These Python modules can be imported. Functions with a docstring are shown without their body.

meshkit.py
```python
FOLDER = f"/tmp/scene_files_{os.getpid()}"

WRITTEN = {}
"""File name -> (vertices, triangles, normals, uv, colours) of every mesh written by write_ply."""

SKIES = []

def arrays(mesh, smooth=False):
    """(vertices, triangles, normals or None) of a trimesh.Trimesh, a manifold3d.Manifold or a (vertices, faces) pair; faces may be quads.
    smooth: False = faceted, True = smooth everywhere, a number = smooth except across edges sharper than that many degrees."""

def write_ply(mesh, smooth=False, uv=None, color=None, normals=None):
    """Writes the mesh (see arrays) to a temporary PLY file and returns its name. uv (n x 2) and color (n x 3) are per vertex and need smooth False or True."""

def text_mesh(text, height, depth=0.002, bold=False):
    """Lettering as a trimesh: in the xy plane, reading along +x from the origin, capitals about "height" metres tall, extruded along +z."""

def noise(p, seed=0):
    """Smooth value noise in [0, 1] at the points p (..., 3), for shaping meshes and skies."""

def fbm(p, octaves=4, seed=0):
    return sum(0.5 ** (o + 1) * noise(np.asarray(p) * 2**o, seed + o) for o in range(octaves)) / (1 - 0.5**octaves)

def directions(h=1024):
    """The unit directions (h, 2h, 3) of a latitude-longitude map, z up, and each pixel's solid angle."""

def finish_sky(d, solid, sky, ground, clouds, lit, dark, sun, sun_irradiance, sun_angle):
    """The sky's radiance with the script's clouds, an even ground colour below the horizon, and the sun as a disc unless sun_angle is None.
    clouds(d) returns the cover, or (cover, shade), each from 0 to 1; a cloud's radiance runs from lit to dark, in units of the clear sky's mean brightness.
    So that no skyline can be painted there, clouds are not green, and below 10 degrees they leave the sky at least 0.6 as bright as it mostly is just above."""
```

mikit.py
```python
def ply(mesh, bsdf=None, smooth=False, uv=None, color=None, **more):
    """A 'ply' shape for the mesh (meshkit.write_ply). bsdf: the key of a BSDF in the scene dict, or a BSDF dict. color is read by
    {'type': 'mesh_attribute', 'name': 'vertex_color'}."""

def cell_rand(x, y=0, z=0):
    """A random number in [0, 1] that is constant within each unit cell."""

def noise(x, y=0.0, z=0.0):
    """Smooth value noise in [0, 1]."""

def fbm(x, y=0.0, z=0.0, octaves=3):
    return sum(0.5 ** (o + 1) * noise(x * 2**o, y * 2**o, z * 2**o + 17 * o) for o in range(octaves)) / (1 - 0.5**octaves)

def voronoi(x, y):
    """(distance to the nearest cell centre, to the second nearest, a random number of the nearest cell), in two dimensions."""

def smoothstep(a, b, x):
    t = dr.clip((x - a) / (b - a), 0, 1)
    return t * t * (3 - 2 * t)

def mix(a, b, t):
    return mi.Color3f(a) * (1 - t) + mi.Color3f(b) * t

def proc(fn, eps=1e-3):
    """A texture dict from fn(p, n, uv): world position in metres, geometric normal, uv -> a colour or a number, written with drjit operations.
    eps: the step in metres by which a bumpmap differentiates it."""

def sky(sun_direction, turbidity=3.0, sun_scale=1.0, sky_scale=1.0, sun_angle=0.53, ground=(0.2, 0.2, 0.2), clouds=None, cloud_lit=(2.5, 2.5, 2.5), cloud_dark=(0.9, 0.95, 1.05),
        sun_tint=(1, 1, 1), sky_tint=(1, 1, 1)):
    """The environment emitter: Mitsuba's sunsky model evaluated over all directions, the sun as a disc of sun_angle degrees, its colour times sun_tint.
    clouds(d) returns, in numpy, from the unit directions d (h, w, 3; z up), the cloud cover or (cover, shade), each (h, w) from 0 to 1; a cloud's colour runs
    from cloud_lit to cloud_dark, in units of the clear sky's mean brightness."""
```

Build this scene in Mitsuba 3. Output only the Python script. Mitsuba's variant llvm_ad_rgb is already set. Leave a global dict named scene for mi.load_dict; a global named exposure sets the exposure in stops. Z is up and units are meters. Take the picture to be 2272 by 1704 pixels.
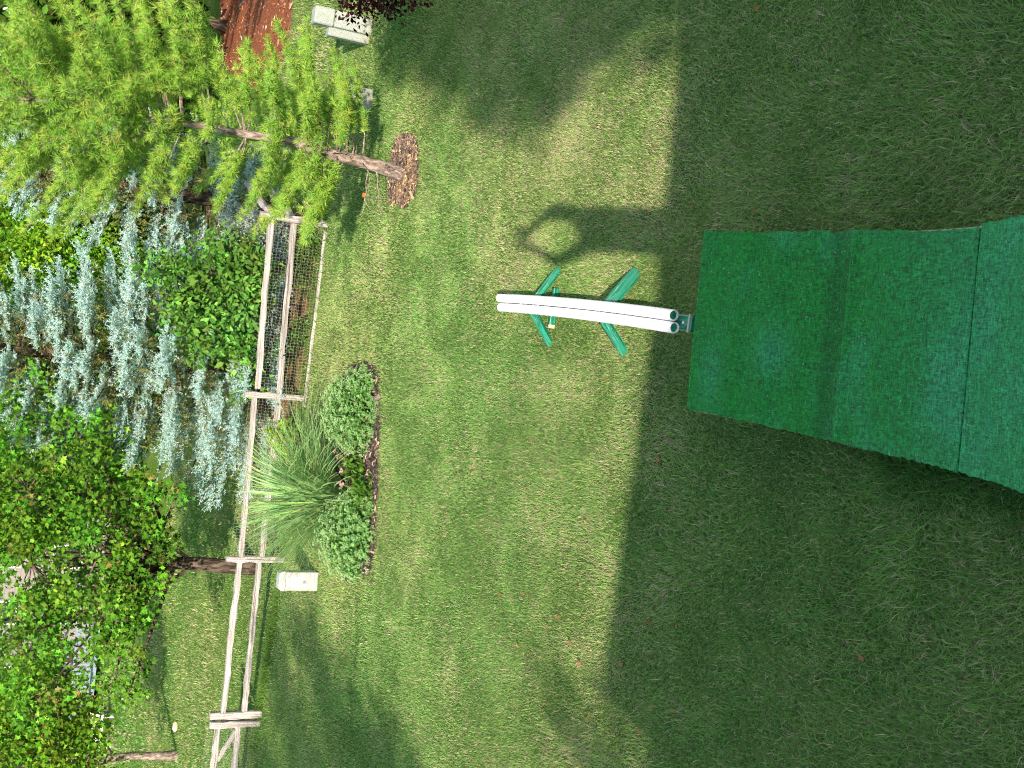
import math
import numpy as np, trimesh, mitsuba as mi, drjit as dr
import manifold3d as m3
import mikit, meshkit
from mikit import proc, noise, fbm, voronoi, smoothstep, mix

T = mi.ScalarTransform4f
# ---------------------------------------------------------------- camera (the picture is taken with the camera turned on its side)
FOC, CX, CY, H = 2350.0, 1136.0, 852.0, 4.56          # focal length and centre in pixels of the 2272 x 1704 photograph, eye height in metres
_n = np.array([5012.0, 478.0, FOC]); _n /= np.linalg.norm(_n)
_p, _r = math.asin(_n[2]), math.atan2(_n[1], _n[0])
FW = np.array([0, math.cos(_p), -math.sin(_p)])
_R0, _D0 = np.array([0, -math.sin(_p), -math.cos(_p)]), np.array([-1.0, 0, 0])
RI = math.cos(_r) * _R0 - math.sin(_r) * _D0           # towards the picture's right: down in the world
DI = math.sin(_r) * _R0 + math.cos(_r) * _D0
EYE = np.array([0, 0, H])
scene, labels = {}, {}
scene['camera'] = dict(type='perspective', fov=math.degrees(2 * math.atan(CX / FOC)), fov_axis='x', near_clip=0.05, far_clip=2000.0,
                       to_world=T().look_at(origin=EYE.tolist(), target=(EYE + FW).tolist(), up=(-DI).tolist()))
# ---------------------------------------------------------------- light: summer sky with added cloud, low sun behind the house
SUN = np.array([-0.1375, -0.8995, 0.4147])


def clouds(d):                                         # bright cloud added to the unseen sky to lift the shade
    q = d / np.maximum(d[..., 2:3] + 0.25, 0.25)
    n = meshkit.fbm(q * [1.6, 1.6, 0.3] + 7.0, 5, 3)
    return np.clip((n - 0.44) / 0.14, 0, 1) * 0.9, np.clip((n - 0.56) / 0.3, 0, 1) * 0.6


scene['sky'] = mikit.sky(SUN.tolist(), turbidity=3.5, sun_scale=0.85, ground=(0.1, 0.14, 0.05), clouds=clouds, cloud_lit=(2.6, 2.6, 2.6), sun_tint=(0.97, 1.0, 1.33))
exposure = 3.0


def ray(px, py):
    return FW + (px - CX) / FOC * RI + (py - CY) / FOC * DI


def at(px, py, z=0.0):                                 # survey: the point of a level plane seen at a photograph pixel
    d = ray(px, py)
    return EYE + d * (z - H) / d[2]


def aty(px, py, y):                                    # the same at a distance y
    d = ray(px, py)
    return EYE + d * y / d[1]


def onplane(px, py, a, b):                             # the same on the upright plane through two ground points
    d = ray(px, py)
    n = np.cross(np.array([b[0] - a[0], b[1] - a[1], 0]), [0, 0, 1.0])
    return EYE + d * (np.dot(np.asarray(a) - EYE, n) / np.dot(d, n))


def shp(px, py, y):                                    # where the thing stands whose shadow falls on the lawn at this pixel
    g = at(px, py); k = (y - g[1]) / SUN[1]; return g + k * SUN


# ---------------------------------------------------------------- materials
VC = {'type': 'mesh_attribute', 'name': 'vertex_color'}


def two(d):
    return {'type': 'twosided', 'bsdf': d}


def leafy(rough, trans, spec=0.5):
    return {'type': 'principledthin', 'base_color': VC, 'roughness': rough, 'diff_trans': trans, 'eta': 1.35}


scene['m_leaf'] = leafy(0.5, 0.7)
scene['m_needle'] = leafy(0.55, 0.6)
scene['m_grass'] = {**leafy(0.65, 0.8), 'eta': 1.12}


def f_lawn(p, n, uv):
    a = fbm(p.x * 0.55 + 0.2 * p.y, p.y * 0.45, 0.0, 3)
    b = noise(p.x * 9.0, p.y * 7.0)
    c = noise(p.x * 70.0, p.y * 55.0)
    far = smoothstep(17.0, 24.0, p.y)
    g = mix([0.065, 0.13, 0.035], [0.14, 0.19, 0.065], smoothstep(0.35, 0.75, a * 0.6 + b * 0.4))
    f = mix([0.085, 0.2, 0.03], [0.18, 0.26, 0.07], smoothstep(0.3, 0.75, a * 0.65 + b * 0.35))
    return mix(g, f, far) * (0.6 + 0.8 * c)


scene['m_lawn'] = {'type': 'diffuse', 'reflectance': proc(f_lawn)}


def f_wood(p, n, uv):                                  # uv: metres along and across the timber, offset per piece
    g = fbm(uv.x * 2.2, uv.y * 95.0, 0.0, 3)
    s = noise(uv.x * 1.3 + 7, uv.y * 24.0)
    crack = smoothstep(0.74, 0.8, noise(uv.x * 1.7 + 3.0, uv.y * 150.0))
    col = mix([0.265, 0.265, 0.255], [0.52, 0.52, 0.5], smoothstep(0.25, 0.75, g * 0.7 + s * 0.3))
    col = mix(col, [0.3, 0.31, 0.31], 0.55 * smoothstep(0.52, 0.75, fbm(uv.x * 1.6 + 20, uv.y * 6.0)))
    return mix(col, [0.1, 0.085, 0.07], crack * 0.8)


scene['m_wood'] = {'type': 'twosided', 'bsdf': {'type': 'bumpmap', 'scale': 0.004, 'arbitrary': proc(lambda p, n, uv: fbm(uv.x * 3.0, uv.y * 110.0, 0.0, 2)),
                   'bsdf': {'type': 'diffuse', 'reflectance': proc(f_wood)}}}


def f_bark(p, n, uv):
    g = fbm(p.x * 26, p.y * 26, p.z * 8.0, 3)
    k = noise(p.x * 70, p.y * 70, p.z * 22)
    return mix([0.12, 0.1, 0.085], [0.38, 0.33, 0.29], smoothstep(0.3, 0.72, g * 0.7 + 0.3 * k))


def f_bark2(p, n, uv):
    g = fbm(p.x * 22, p.y * 22, p.z * 5.0, 3)
    return mix([0.04, 0.034, 0.028], [0.16, 0.13, 0.1], smoothstep(0.35, 0.7, g))


scene['m_bark'] = {'type': 'diffuse', 'reflectance': proc(f_bark)}
scene['m_bark_dark'] = {'type': 'diffuse', 'reflectance': proc(f_bark2)}


def f_turf(p, n, uv):                                  # uv in metres across and along the carpet
    w = noise(uv.x * 240, uv.y * 42) * 0.5 + noise(uv.x * 40, uv.y * 240) * 0.5
    fib_glint = noise(uv.x * 420, uv.y * 420)
    big = fbm(uv.x * 2.4, uv.y * 3.2, 0.0, 3)
    worn_paler = smoothstep(0.45, 0.75, big) * 0.5 + 0.7 * smoothstep(4.9, 3.6, p.y) + 0.9 * dr.exp(-dr.square((p.x - 0.36) / 0.16) - dr.square((p.y - 5.36) / 0.13)) + 0.7 * dr.exp(-dr.square((p.x - 0.2) / 0.22) - dr.square((p.y - 5.86) / 0.1))  # worn patches, and the carpet paler towards the house end
    crease_shade = smoothstep(4.79, 4.82, p.y) * smoothstep(5.02, 4.93, p.y)  # shade of the crease, painted into the carpet colour
    c = mix([0.003, 0.2, 0.019], [0.022, 0.26, 0.09], dr.clip(worn_paler, 0, 1))
    c = c * (0.15 + 1.7 * w) * (0.75 + 0.5 * noise(uv.x * 90, uv.y * 75)) * (1 - 0.3 * crease_shade)
    sp = noise(uv.x * 130 + 9, uv.y * 110)
    c = mix(c, [0.22, 0.5, 0.34], smoothstep(0.9, 0.96, sp) * 0.7)
    return mix(c, [0.16, 0.42, 0.27], smoothstep(0.84, 0.95, fib_glint) * 0.5)  # pale flecks: glints on the fibres, painted into the colour


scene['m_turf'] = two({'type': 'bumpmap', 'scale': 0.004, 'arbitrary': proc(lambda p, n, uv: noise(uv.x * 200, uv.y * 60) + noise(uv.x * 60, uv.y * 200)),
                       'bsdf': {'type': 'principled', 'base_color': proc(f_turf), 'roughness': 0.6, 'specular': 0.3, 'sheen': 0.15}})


def f_green(p, n, uv):                                 # brushed green paint on rough timber, worn to the wood on edges
    g = fbm(uv.x * 5.0, uv.y * 70.0, 0.0, 3)
    c = mix([0.007, 0.145, 0.08], [0.017, 0.27, 0.16], smoothstep(0.3, 0.7, g))
    return mix(c, [0.25, 0.4, 0.3], 0.5 * smoothstep(0.68, 0.76, fbm(uv.x * 9.0 + 4, uv.y * 120.0 + 9)))


scene['m_green'] = two({'type': 'principled', 'base_color': proc(f_green), 'roughness': 0.35, 'specular': 0.5})
scene['m_raw_wood'] = two({'type': 'diffuse', 'reflectance': proc(lambda p, n, uv: mix([0.5, 0.42, 0.28], [0.68, 0.62, 0.48], noise(p.x * 90, p.y * 90, p.z * 90)))})


def f_pvc(p, n, uv):
    s = smoothstep(0.66, 0.8, fbm(p.x * 40, p.y * 3.0, p.z * 40))
    return mix([0.84, 0.84, 0.85], [0.6, 0.6, 0.62], s * 0.5)


scene['m_pvc'] = {'type': 'principled', 'base_color': proc(f_pvc), 'roughness': 0.32, 'specular': 0.5}


def f_box(p, n, uv):
    s = fbm(p.x * 9, p.y * 9, p.z * 4.0, 3)
    d = smoothstep(0.22, 0.0, p.z) * noise(p.x * 30, p.y * 30, p.z * 30)
    return mix(mix([0.27, 0.34, 0.31], [0.33, 0.4, 0.365], s), [0.28, 0.25, 0.16], d * 0.7)


scene['m_box'] = {'type': 'principled', 'base_color': proc(f_box), 'roughness': 0.45, 'specular': 0.4}
scene['m_box_white'] = {'type': 'principled', 'base_color': proc(lambda p, n, uv: mix([0.37, 0.42, 0.41], [0.42, 0.47, 0.455], fbm(p.x * 8, p.y * 8, p.z * 5))), 'roughness': 0.45}
scene['m_box_dark'] = {'type': 'principled', 'base_color': {'type': 'rgb', 'value': [0.06, 0.1, 0.085]}, 'roughness': 0.5}
scene['m_white'] = {'type': 'principled', 'base_color': {'type': 'rgb', 'value': [0.66, 0.66, 0.66]}, 'roughness': 0.5}
scene['m_yellow'] = {'type': 'diffuse', 'reflectance': {'type': 'rgb', 'value': [0.7, 0.62, 0.3]}}
scene['m_pale_blue'] = {'type': 'diffuse', 'reflectance': {'type': 'rgb', 'value': [0.52, 0.64, 0.72]}}
scene['m_ink'] = {'type': 'diffuse', 'reflectance': {'type': 'rgb', 'value': [0.16, 0.17, 0.2]}}
scene['m_wire'] = {'type': 'principled', 'base_color': {'type': 'rgb', 'value': [0.3, 0.32, 0.32]}, 'roughness': 0.5}
scene['m_screw'] = {'type': 'principled', 'base_color': {'type': 'rgb', 'value': [0.85, 0.85, 0.85]}, 'roughness': 0.3}
scene['m_orange'] = {'type': 'diffuse', 'reflectance': {'type': 'rgb', 'value': [0.75, 0.16, 0.04]}}
scene['m_vc'] = two({'type': 'diffuse', 'reflectance': VC})


def f_soil(p, n, uv):
    g = fbm(p.x * 5, p.y * 5, 0.0, 3)
    k = noise(p.x * 45, p.y * 45)
    return mix([0.1, 0.055, 0.03], [0.36, 0.22, 0.12], smoothstep(0.25, 0.75, g * 0.55 + k * 0.45))


def f_redmulch(p, n, uv):
    g = fbm(p.x * 1.4, p.y * 1.0, 0.0, 3)
    k = noise(p.x * 40, p.y * 14)
    return mix(mix([0.19, 0.075, 0.04], [0.31, 0.125, 0.07], k), mix([0.17, 0.12, 0.09], [0.36, 0.28, 0.22], k), smoothstep(0.4, 0.6, g * 0.5 + 0.5 * smoothstep(23.5, 20.5, p.y)))


def f_darkmulch(p, n, uv):
    return mix([0.03, 0.026, 0.022], [0.15, 0.13, 0.115], noise(p.x * 70, p.y * 60, p.z * 70))


scene['m_soil'] = two({'type': 'diffuse', 'reflectance': proc(f_soil)})
scene['m_red_mulch'] = two({'type': 'diffuse', 'reflectance': proc(f_redmulch)})
scene['m_dark_mulch'] = two({'type': 'diffuse', 'reflectance': proc(f_darkmulch)})
scene['m_siding'] = {'type': 'diffuse', 'reflectance': proc(lambda p, n, uv: mix([0.55, 0.52, 0.46], [0.42, 0.4, 0.36], smoothstep(0.86, 0.98, p.z * 7.0 - dr.floor(p.z * 7.0))))}
scene['m_far_siding'] = {'type': 'diffuse', 'reflectance': proc(lambda p, n, uv: mix([0.26, 0.26, 0.25], [0.19, 0.19, 0.18], smoothstep(0.86, 0.98, p.z * 5.0 - dr.floor(p.z * 5.0))))}
scene['m_blue_paint'] = {'type': 'diffuse', 'reflectance': {'type': 'rgb', 'value': [0.2, 0.29, 0.36]}}
scene['m_roof'] = {'type': 'diffuse', 'reflectance': proc(lambda p, n, uv: mix([0.09, 0.08, 0.075], [0.17, 0.15, 0.14], noise(p.x * 6, p.y * 3, p.z * 12)))}
scene['m_glass_dark'] = {'type': 'principled', 'base_color': {'type': 'rgb', 'value': [0.03, 0.04, 0.05]}, 'roughness': 0.1, 'specular': 0.8}
scene['m_skin'] = {'type': 'principled', 'base_color': {'type': 'rgb', 'value': [0.5, 0.31, 0.22]}, 'roughness': 0.5}
scene['m_shirt'] = {'type': 'diffuse', 'reflectance': {'type': 'rgb', 'value': [0.1, 0.16, 0.3]}}


# ---------------------------------------------------------------- helpers
def num(key):
    if key not in scene and key not in labels and not any(k.startswith(key + '__') for k in scene):
        return key
    i = 1
    while True:
        k = f'{key}_{i:03d}'
        if k not in scene and k not in labels and not any(q.startswith(k + '__') for q in scene):
            return k
        i += 1


def tag(key, label, cat=None, group=None, kind=None):
    d = {'label': label}
    if cat: d['category'] = cat
    if group: d['group'] = group
    if kind: d['kind'] = kind
    labels[key] = d
    return key


def thing(name, label, cat, group=None):
    return tag(num(name), label, cat, group)


def put(name, mesh, mat, parent=None, smooth=False, uv=None, color=None):
    key = num(f'{parent}__{name}' if parent else name)
    scene[key] = mikit.ply(mesh, mat, smooth=smooth, uv=uv, color=color)
    return key


class MB:                                              # collects pieces: vertices, faces, colours, uv
    def __init__(self): self.v, self.f, self.c, self.t, self.n = [], [], [], [], 0
    def add(self, v, f, c=None, uv=None):
        v = np.asarray(v, float).reshape(-1, 3); f = np.asarray(f, int)
        if f.shape[1] == 4: f = np.vstack([f[:, [0, 1, 2]], f[:, [0, 2, 3]]])
        self.v.append(v); self.f.append(f + self.n)
        if c is not None: self.c.append(np.broadcast_to(np.asarray(c, float), (len(v), 3)))
        if uv is not None: self.t.append(uv)
        self.n += len(v)
        return self
    def tm(self, m, c=None): return self.add(m.vertices, m.faces, c)
    def put(self, name, mat, parent=None, smooth=False):
        return put(name, (np.vstack(self.v), np.vstack(self.f)), mat, parent, smooth, np.vstack(self.t) if self.t else None, np.vstack(self.c) if self.c else None)


def unit(a):
    a = np.asarray(a, float)
    return a / np.maximum(np.linalg.norm(a, axis=-1, keepdims=True), 1e-9)


def tube(pts, rad, sides=6):
    p = np.asarray(pts, float); rad = np.broadcast_to(rad, (len(p),))
    t = unit(np.gradient(p, axis=0))
    a = unit(np.cross(t, np.where(np.abs(t[:, 2:]) < 0.9, [[0, 0, 1.0]], [[1.0, 0, 0]])))
    b = np.cross(t, a); g = np.arange(sides) * 2 * math.pi / sides
    v = p[:, None] + rad[:, None, None] * (np.cos(g)[None, :, None] * a[:, None] + np.sin(g)[None, :, None] * b[:, None])
    i, j = np.meshgrid(np.arange(len(p) - 1), np.arange(sides), indexing='ij')
    f = np.stack([i * sides + j, i * sides + (j + 1) % sides, (i + 1) * sides + (j + 1) % sides, (i + 1) * sides + j], -1).reshape(-1, 4)
    v = np.vstack([v.reshape(-1, 3), p[:1], p[-1:]]); k = len(p) * sides; s = np.arange(sides)
    f = np.vstack([f[:, [0, 1, 2]], f[:, [0, 2, 3]], np.stack([(s + 1) % sides, s, 0 * s + k], 1), np.stack([s + k - sides, (s + 1) % sides + k - sides, 0 * s + k + 1], 1)])
    return v, f


def chamfer(sx, sy, sz, c, base=True):                 # a box standing on z=0 with its edges cut off
    x, y = sx / 2, sy / 2
    pts = []
    for a in (-1, 1):
        for b in (-1, 1):
            for z, e in ((0, 1), (sz, -1)):
                pts += [(a * (x - c), b * y, z + e * c), (a * x, b * (y - c), z + e * c), (a * (x - c), b * (y - c), z)]
    return hull(pts)


def hull(pts):
    m = m3.Manifold.hull_points(np.asarray(pts, float)).to_mesh()
    return trimesh.Trimesh(m.vert_properties[:, :3], m.tri_verts, process=False)


def box(x0, x1, y0, y1, z0, z1):
    m = trimesh.creation.box(extents=(x1 - x0, y1 - y0, z1 - z0)); m.apply_translation(((x0 + x1) / 2, (y0 + y1) / 2, (z0 + z1) / 2)); return m


def rotz(m, deg, at_=(0, 0, 0)):
    m.apply_transform(trimesh.transformations.rotation_matrix(math.radians(deg), [0, 0, 1])); m.apply_translation(at_); return m


def beam(p0, p1, w, h, rng, up=(0, 0, 1.0), rough=0.006, seg=10, taper=(1, 1)):
    """A hewn timber from p0 to p1, w wide and h high, edges eased and faces uneven; uv runs along it in metres."""
    p0, p1 = np.asarray(p0, float), np.asarray(p1, float); L = np.linalg.norm(p1 - p0)
    t = (p1 - p0) / L; a = unit(np.cross(t, up)); b = np.cross(a, t)
    e = 0.22
    prof = np.array([(-1 + e, -1), (1 - e, -1), (1, -1 + e), (1, 1 - e), (1 - e, 1), (-1 + e, 1), (-1, 1 - e), (-1, -1 + e)]) / 2
    k = len(prof); o = rng.uniform(0, 90, 2); V, UV, F = [], [], []
    s = np.linspace(0, 1, seg + 1); per = np.r_[0, np.cumsum(np.linalg.norm(np.diff(prof * [w, h], axis=0), axis=1))]
    wob = rng.normal(0, rough, (seg + 1, k, 2)); bow = np.cumsum(rng.normal(0, rough * 0.35, (seg + 1, 2)), 0); bow -= np.outer(1 - s, bow[0]) + np.outer(s, bow[-1])
    for i, u in enumerate(s):
        sc = taper[0] * (1 - u) + taper[1] * u * 1.0
        if i in (0, seg): sc = sc * 0.94
        q = prof * [w * sc, h * sc] + wob[i] + bow[i]
        V.append(p0 + t * L * u + q[:, :1] * a + q[:, 1:] * b); UV.append(np.c_[np.full(k, u * L + o[0]), per + o[1]])
    for i in range(seg):
        for j in range(k):
            F.append((i * k + j, i * k + (j + 1) % k, (i + 1) * k + (j + 1) % k, (i + 1) * k + j))
    F = np.array(F); F = np.vstack([F[:, [0, 1, 2]], F[:, [0, 2, 3]]])
    caps = np.array([(0, j + 1, j) for j in range(1, k - 1)]); F = np.vstack([F, caps, caps[:, ::-1] + seg * k])[:, ::-1]
    return np.vstack(V), F, np.vstack(UV)


def put_beam(name, parent, mat, *a, **k):
    v, f, uv = beam(*a, **k)
    return put(name, (v, f), mat, parent, False, uv)


def basis(n, rng):
    n = unit(n); r = unit(rng.normal(size=n.shape)); t = unit(np.cross(n, r)); return t, np.cross(n, t), n


def scatter(tv, tf, P, nrm, size, col, rng, t=None):
    """Copies of a small leaf (tv, tf) at P facing nrm; t: the way the leaf points."""
    P = np.asarray(P, float); n = len(P)
    if t is None: tt, b, nn = basis(nrm, rng)
    else:
        tt = unit(t); b = unit(np.cross(nrm, tt)); nn = np.cross(tt, b)
    s = np.broadcast_to(size, (n,))[:, None, None]; tv = np.asarray(tv, float)
    v = P[:, None] + s * (tv[None, :, 0:1] * tt[:, None] + tv[None, :, 1:2] * b[:, None] + tv[None, :, 2:3] * nn[:, None])
    f = (np.asarray(tf)[None] + (np.arange(n) * len(tv))[:, None, None]).reshape(-1, 3)
    return v.reshape(-1, 3), f, np.repeat(np.broadcast_to(col, (n, 3)), len(tv), 0)


def spikes(P, d, L, w, col, rng):
    """Needles: one slim triangle each from P along d."""
    n = len(P); s = unit(np.cross(d, unit(rng.normal(size=(n, 3))))); L = np.broadcast_to(L, (n,))[:, None]; w = np.broadcast_to(w, (n,))[:, None]
    v = np.stack([P - s * w / 2, P + s * w / 2, P + unit(d) * L], 1).reshape(-1, 3)
    return v, np.arange(3 * n).reshape(n, 3), np.repeat(np.broadcast_to(col, (n, 3)), 3, 0)


def fan(outline, fold=0.0):
    o = np.asarray(outline, float); v = np.vstack([[[o[:, 0].mean() * 0.9, 0, -fold]], np.c_[o, np.abs(o[:, 1]) * 0.25]])
    k = len(o)
    return v, np.array([(0, i + 1, (i + 1) % k + 1) for i in range(k)])


OVATE = fan([(0, 0), (0.3, 0.24), (0.62, 0.2), (1, 0), (0.62, -0.2), (0.3, -0.24)], 0.03)
LOBED = fan([(0, 0), (0.12, 0.3), (0.3, 0.22), (0.52, 0.52), (0.6, 0.2), (1, 0), (0.6, -0.2), (0.52, -0.52), (0.3, -0.22), (0.12, -0.3)], 0.03)
DIAMOND = (np.array([(0, 0, 0), (0.5, 0.26, 0.06), (1, 0, 0), (0.5, -0.26, 0.06)]), np.array([(0, 2, 1), (0, 3, 2)]))
SLIM = fan([(0, 0), (0.4, 0.13), (1, 0), (0.4, -0.13)], 0.02)


def vary(base, n, rng, bright=0.25, hue=0.12):
    c = np.asarray(base, float) * np.exp(rng.normal(0, bright, (n, 1))) * np.exp(rng.normal(0, hue, (n, 3)) * [1.2, 0.6, 1.0])
    return np.clip(c, 0.002, 0.85)


# ---------------------------------------------------------------- the setting: ground
GX = np.r_[-300, -120, -60, np.arange(-30, 30.1, 2.0), 60, 120, 300]
GY = np.r_[-60, -30, np.arange(-12, 60.1, 2.0), 90, 150, 400]
gx, gy = np.meshgrid(GX, GY, indexing='ij')
ii, jj = np.meshgrid(np.arange(len(GX) - 1), np.arange(len(GY) - 1), indexing='ij')
w_ = len(GY)
gf = np.stack([ii * w_ + jj, (ii + 1) * w_ + jj, (ii + 1) * w_ + jj + 1, ii * w_ + jj + 1], -1).reshape(-1, 4)
put('lawn', (np.stack([gx, gy, gx * 0], -1).reshape(-1, 3), gf), 'm_lawn')
tag('lawn', 'mown green back lawn running past the fence to the trees', kind='structure')


def patch(name, pts, z, mat, label, bump=0.02, step=0.12, seed=0, kind='structure'):
    """A low uneven bed of soil or mulch with an irregular outline."""
    from shapely import Polygon, Point
    poly = Polygon([(p[0], p[1]) for p in pts]).buffer(0.15).buffer(-0.12)
    out = np.array(poly.exterior.coords); dens = []
    ring = poly.exterior; L = ring.length
    edge = np.array([ring.interpolate(s).coords[0] for s in np.arange(0, L, step)])
    edge += (meshkit.noise(np.c_[edge * 5, np.zeros(len(edge))], seed)[:, None] - 0.5) * 0.12
    c = edge.mean(0); rings = [edge * r + c * (1 - r) for r in (1, 0.93, 0.8, 0.62, 0.4, 0.2)]
    V = [np.c_[r, np.full(len(r), z) + (0.0 if i == 0 else 1.0) * (bump * min(1, i * 0.6) + 0.6 * bump * (meshkit.noise(np.c_[r * 9, np.zeros(len(r))], seed + 1) - 0.5))] for i, r in enumerate(rings)]
    k = len(edge); F = []
    for i in range(len(rings) - 1):
        for j in range(k): F.append((i * k + j, i * k + (j + 1) % k, (i + 1) * k + (j + 1) % k, (i + 1) * k + j))
    V = np.vstack(V + [[[c[0], c[1], z + bump]]]); F = np.array(F); F = np.vstack([F[:, [0, 1, 2]], F[:, [0, 2, 3]], np.array([((len(rings) - 1) * k + j, (len(rings) - 1) * k + (j + 1) % k, len(V) - 1) for j in range(k)])])
    put(name, (V, F), mat, smooth=True)
    tag(name, label, kind=kind)
    return Polygon(edge)


A, B, C, D = at(725.5, 498), at(678.6, 884.8), at(634, 1242.2), at(580, 1583)
PINE = at(896, 388)
BEDS = []
BEDS.append(patch('pine_mulch_ring', [at(*q) for q in ((926, 318), (930, 370), (922, 425), (904, 455), (872, 445), (868, 400), (876, 350), (888, 308), (908, 298))], 0.004, 'm_dark_mulch',
                  'oval ring of bark mulch round the foot of the leaning pine', 0.03, 0.1, 3))
BEDS.append(patch('flower_bed', [at(*q) for q in ((834, 815), (842, 850), (843, 930), (842, 1010), (838, 1120), (834, 1200), (828, 1262), (770, 1290), (750, 1200), (750, 1000), (770, 830), (800, 808))], 0.004, 'm_dark_mulch',
                  'bed of dark mulch under the sedum mounds and tall grass', 0.03, 0.12, 5))
BEDS.append(patch('red_mulch_bed', [at(*q) for q in ((655, -60), (650, 30), (640, 110), (615, 150), (560, 190), (500, 150), (480, -100))], 0.004, 'm_red_mulch',
                  'bed of red brown mulch under the farther pine', 0.04, 0.3, 7))
soil_pts = [A + [0.1, 0.05, 0], B + [-0.6, 0.03, 0], B + [-0.8, 2.8, 0], A + [0.3, 3.4, 0]]
patch('fence_soil', [A + (B - A) * t + np.array([0, 0.08, 0]) for t in (0, 0.5, 1.2)] + [B + [-0.5, 5.0, 0], A + [1.0, 5.0, 0]], 0.004, 'm_soil', 'bare brown soil and litter under the spruces behind the fence', 0.02, 0.3, 9)

# ---------------------------------------------------------------- the grass itself
from shapely import points as _pts, contains as _contains


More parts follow.
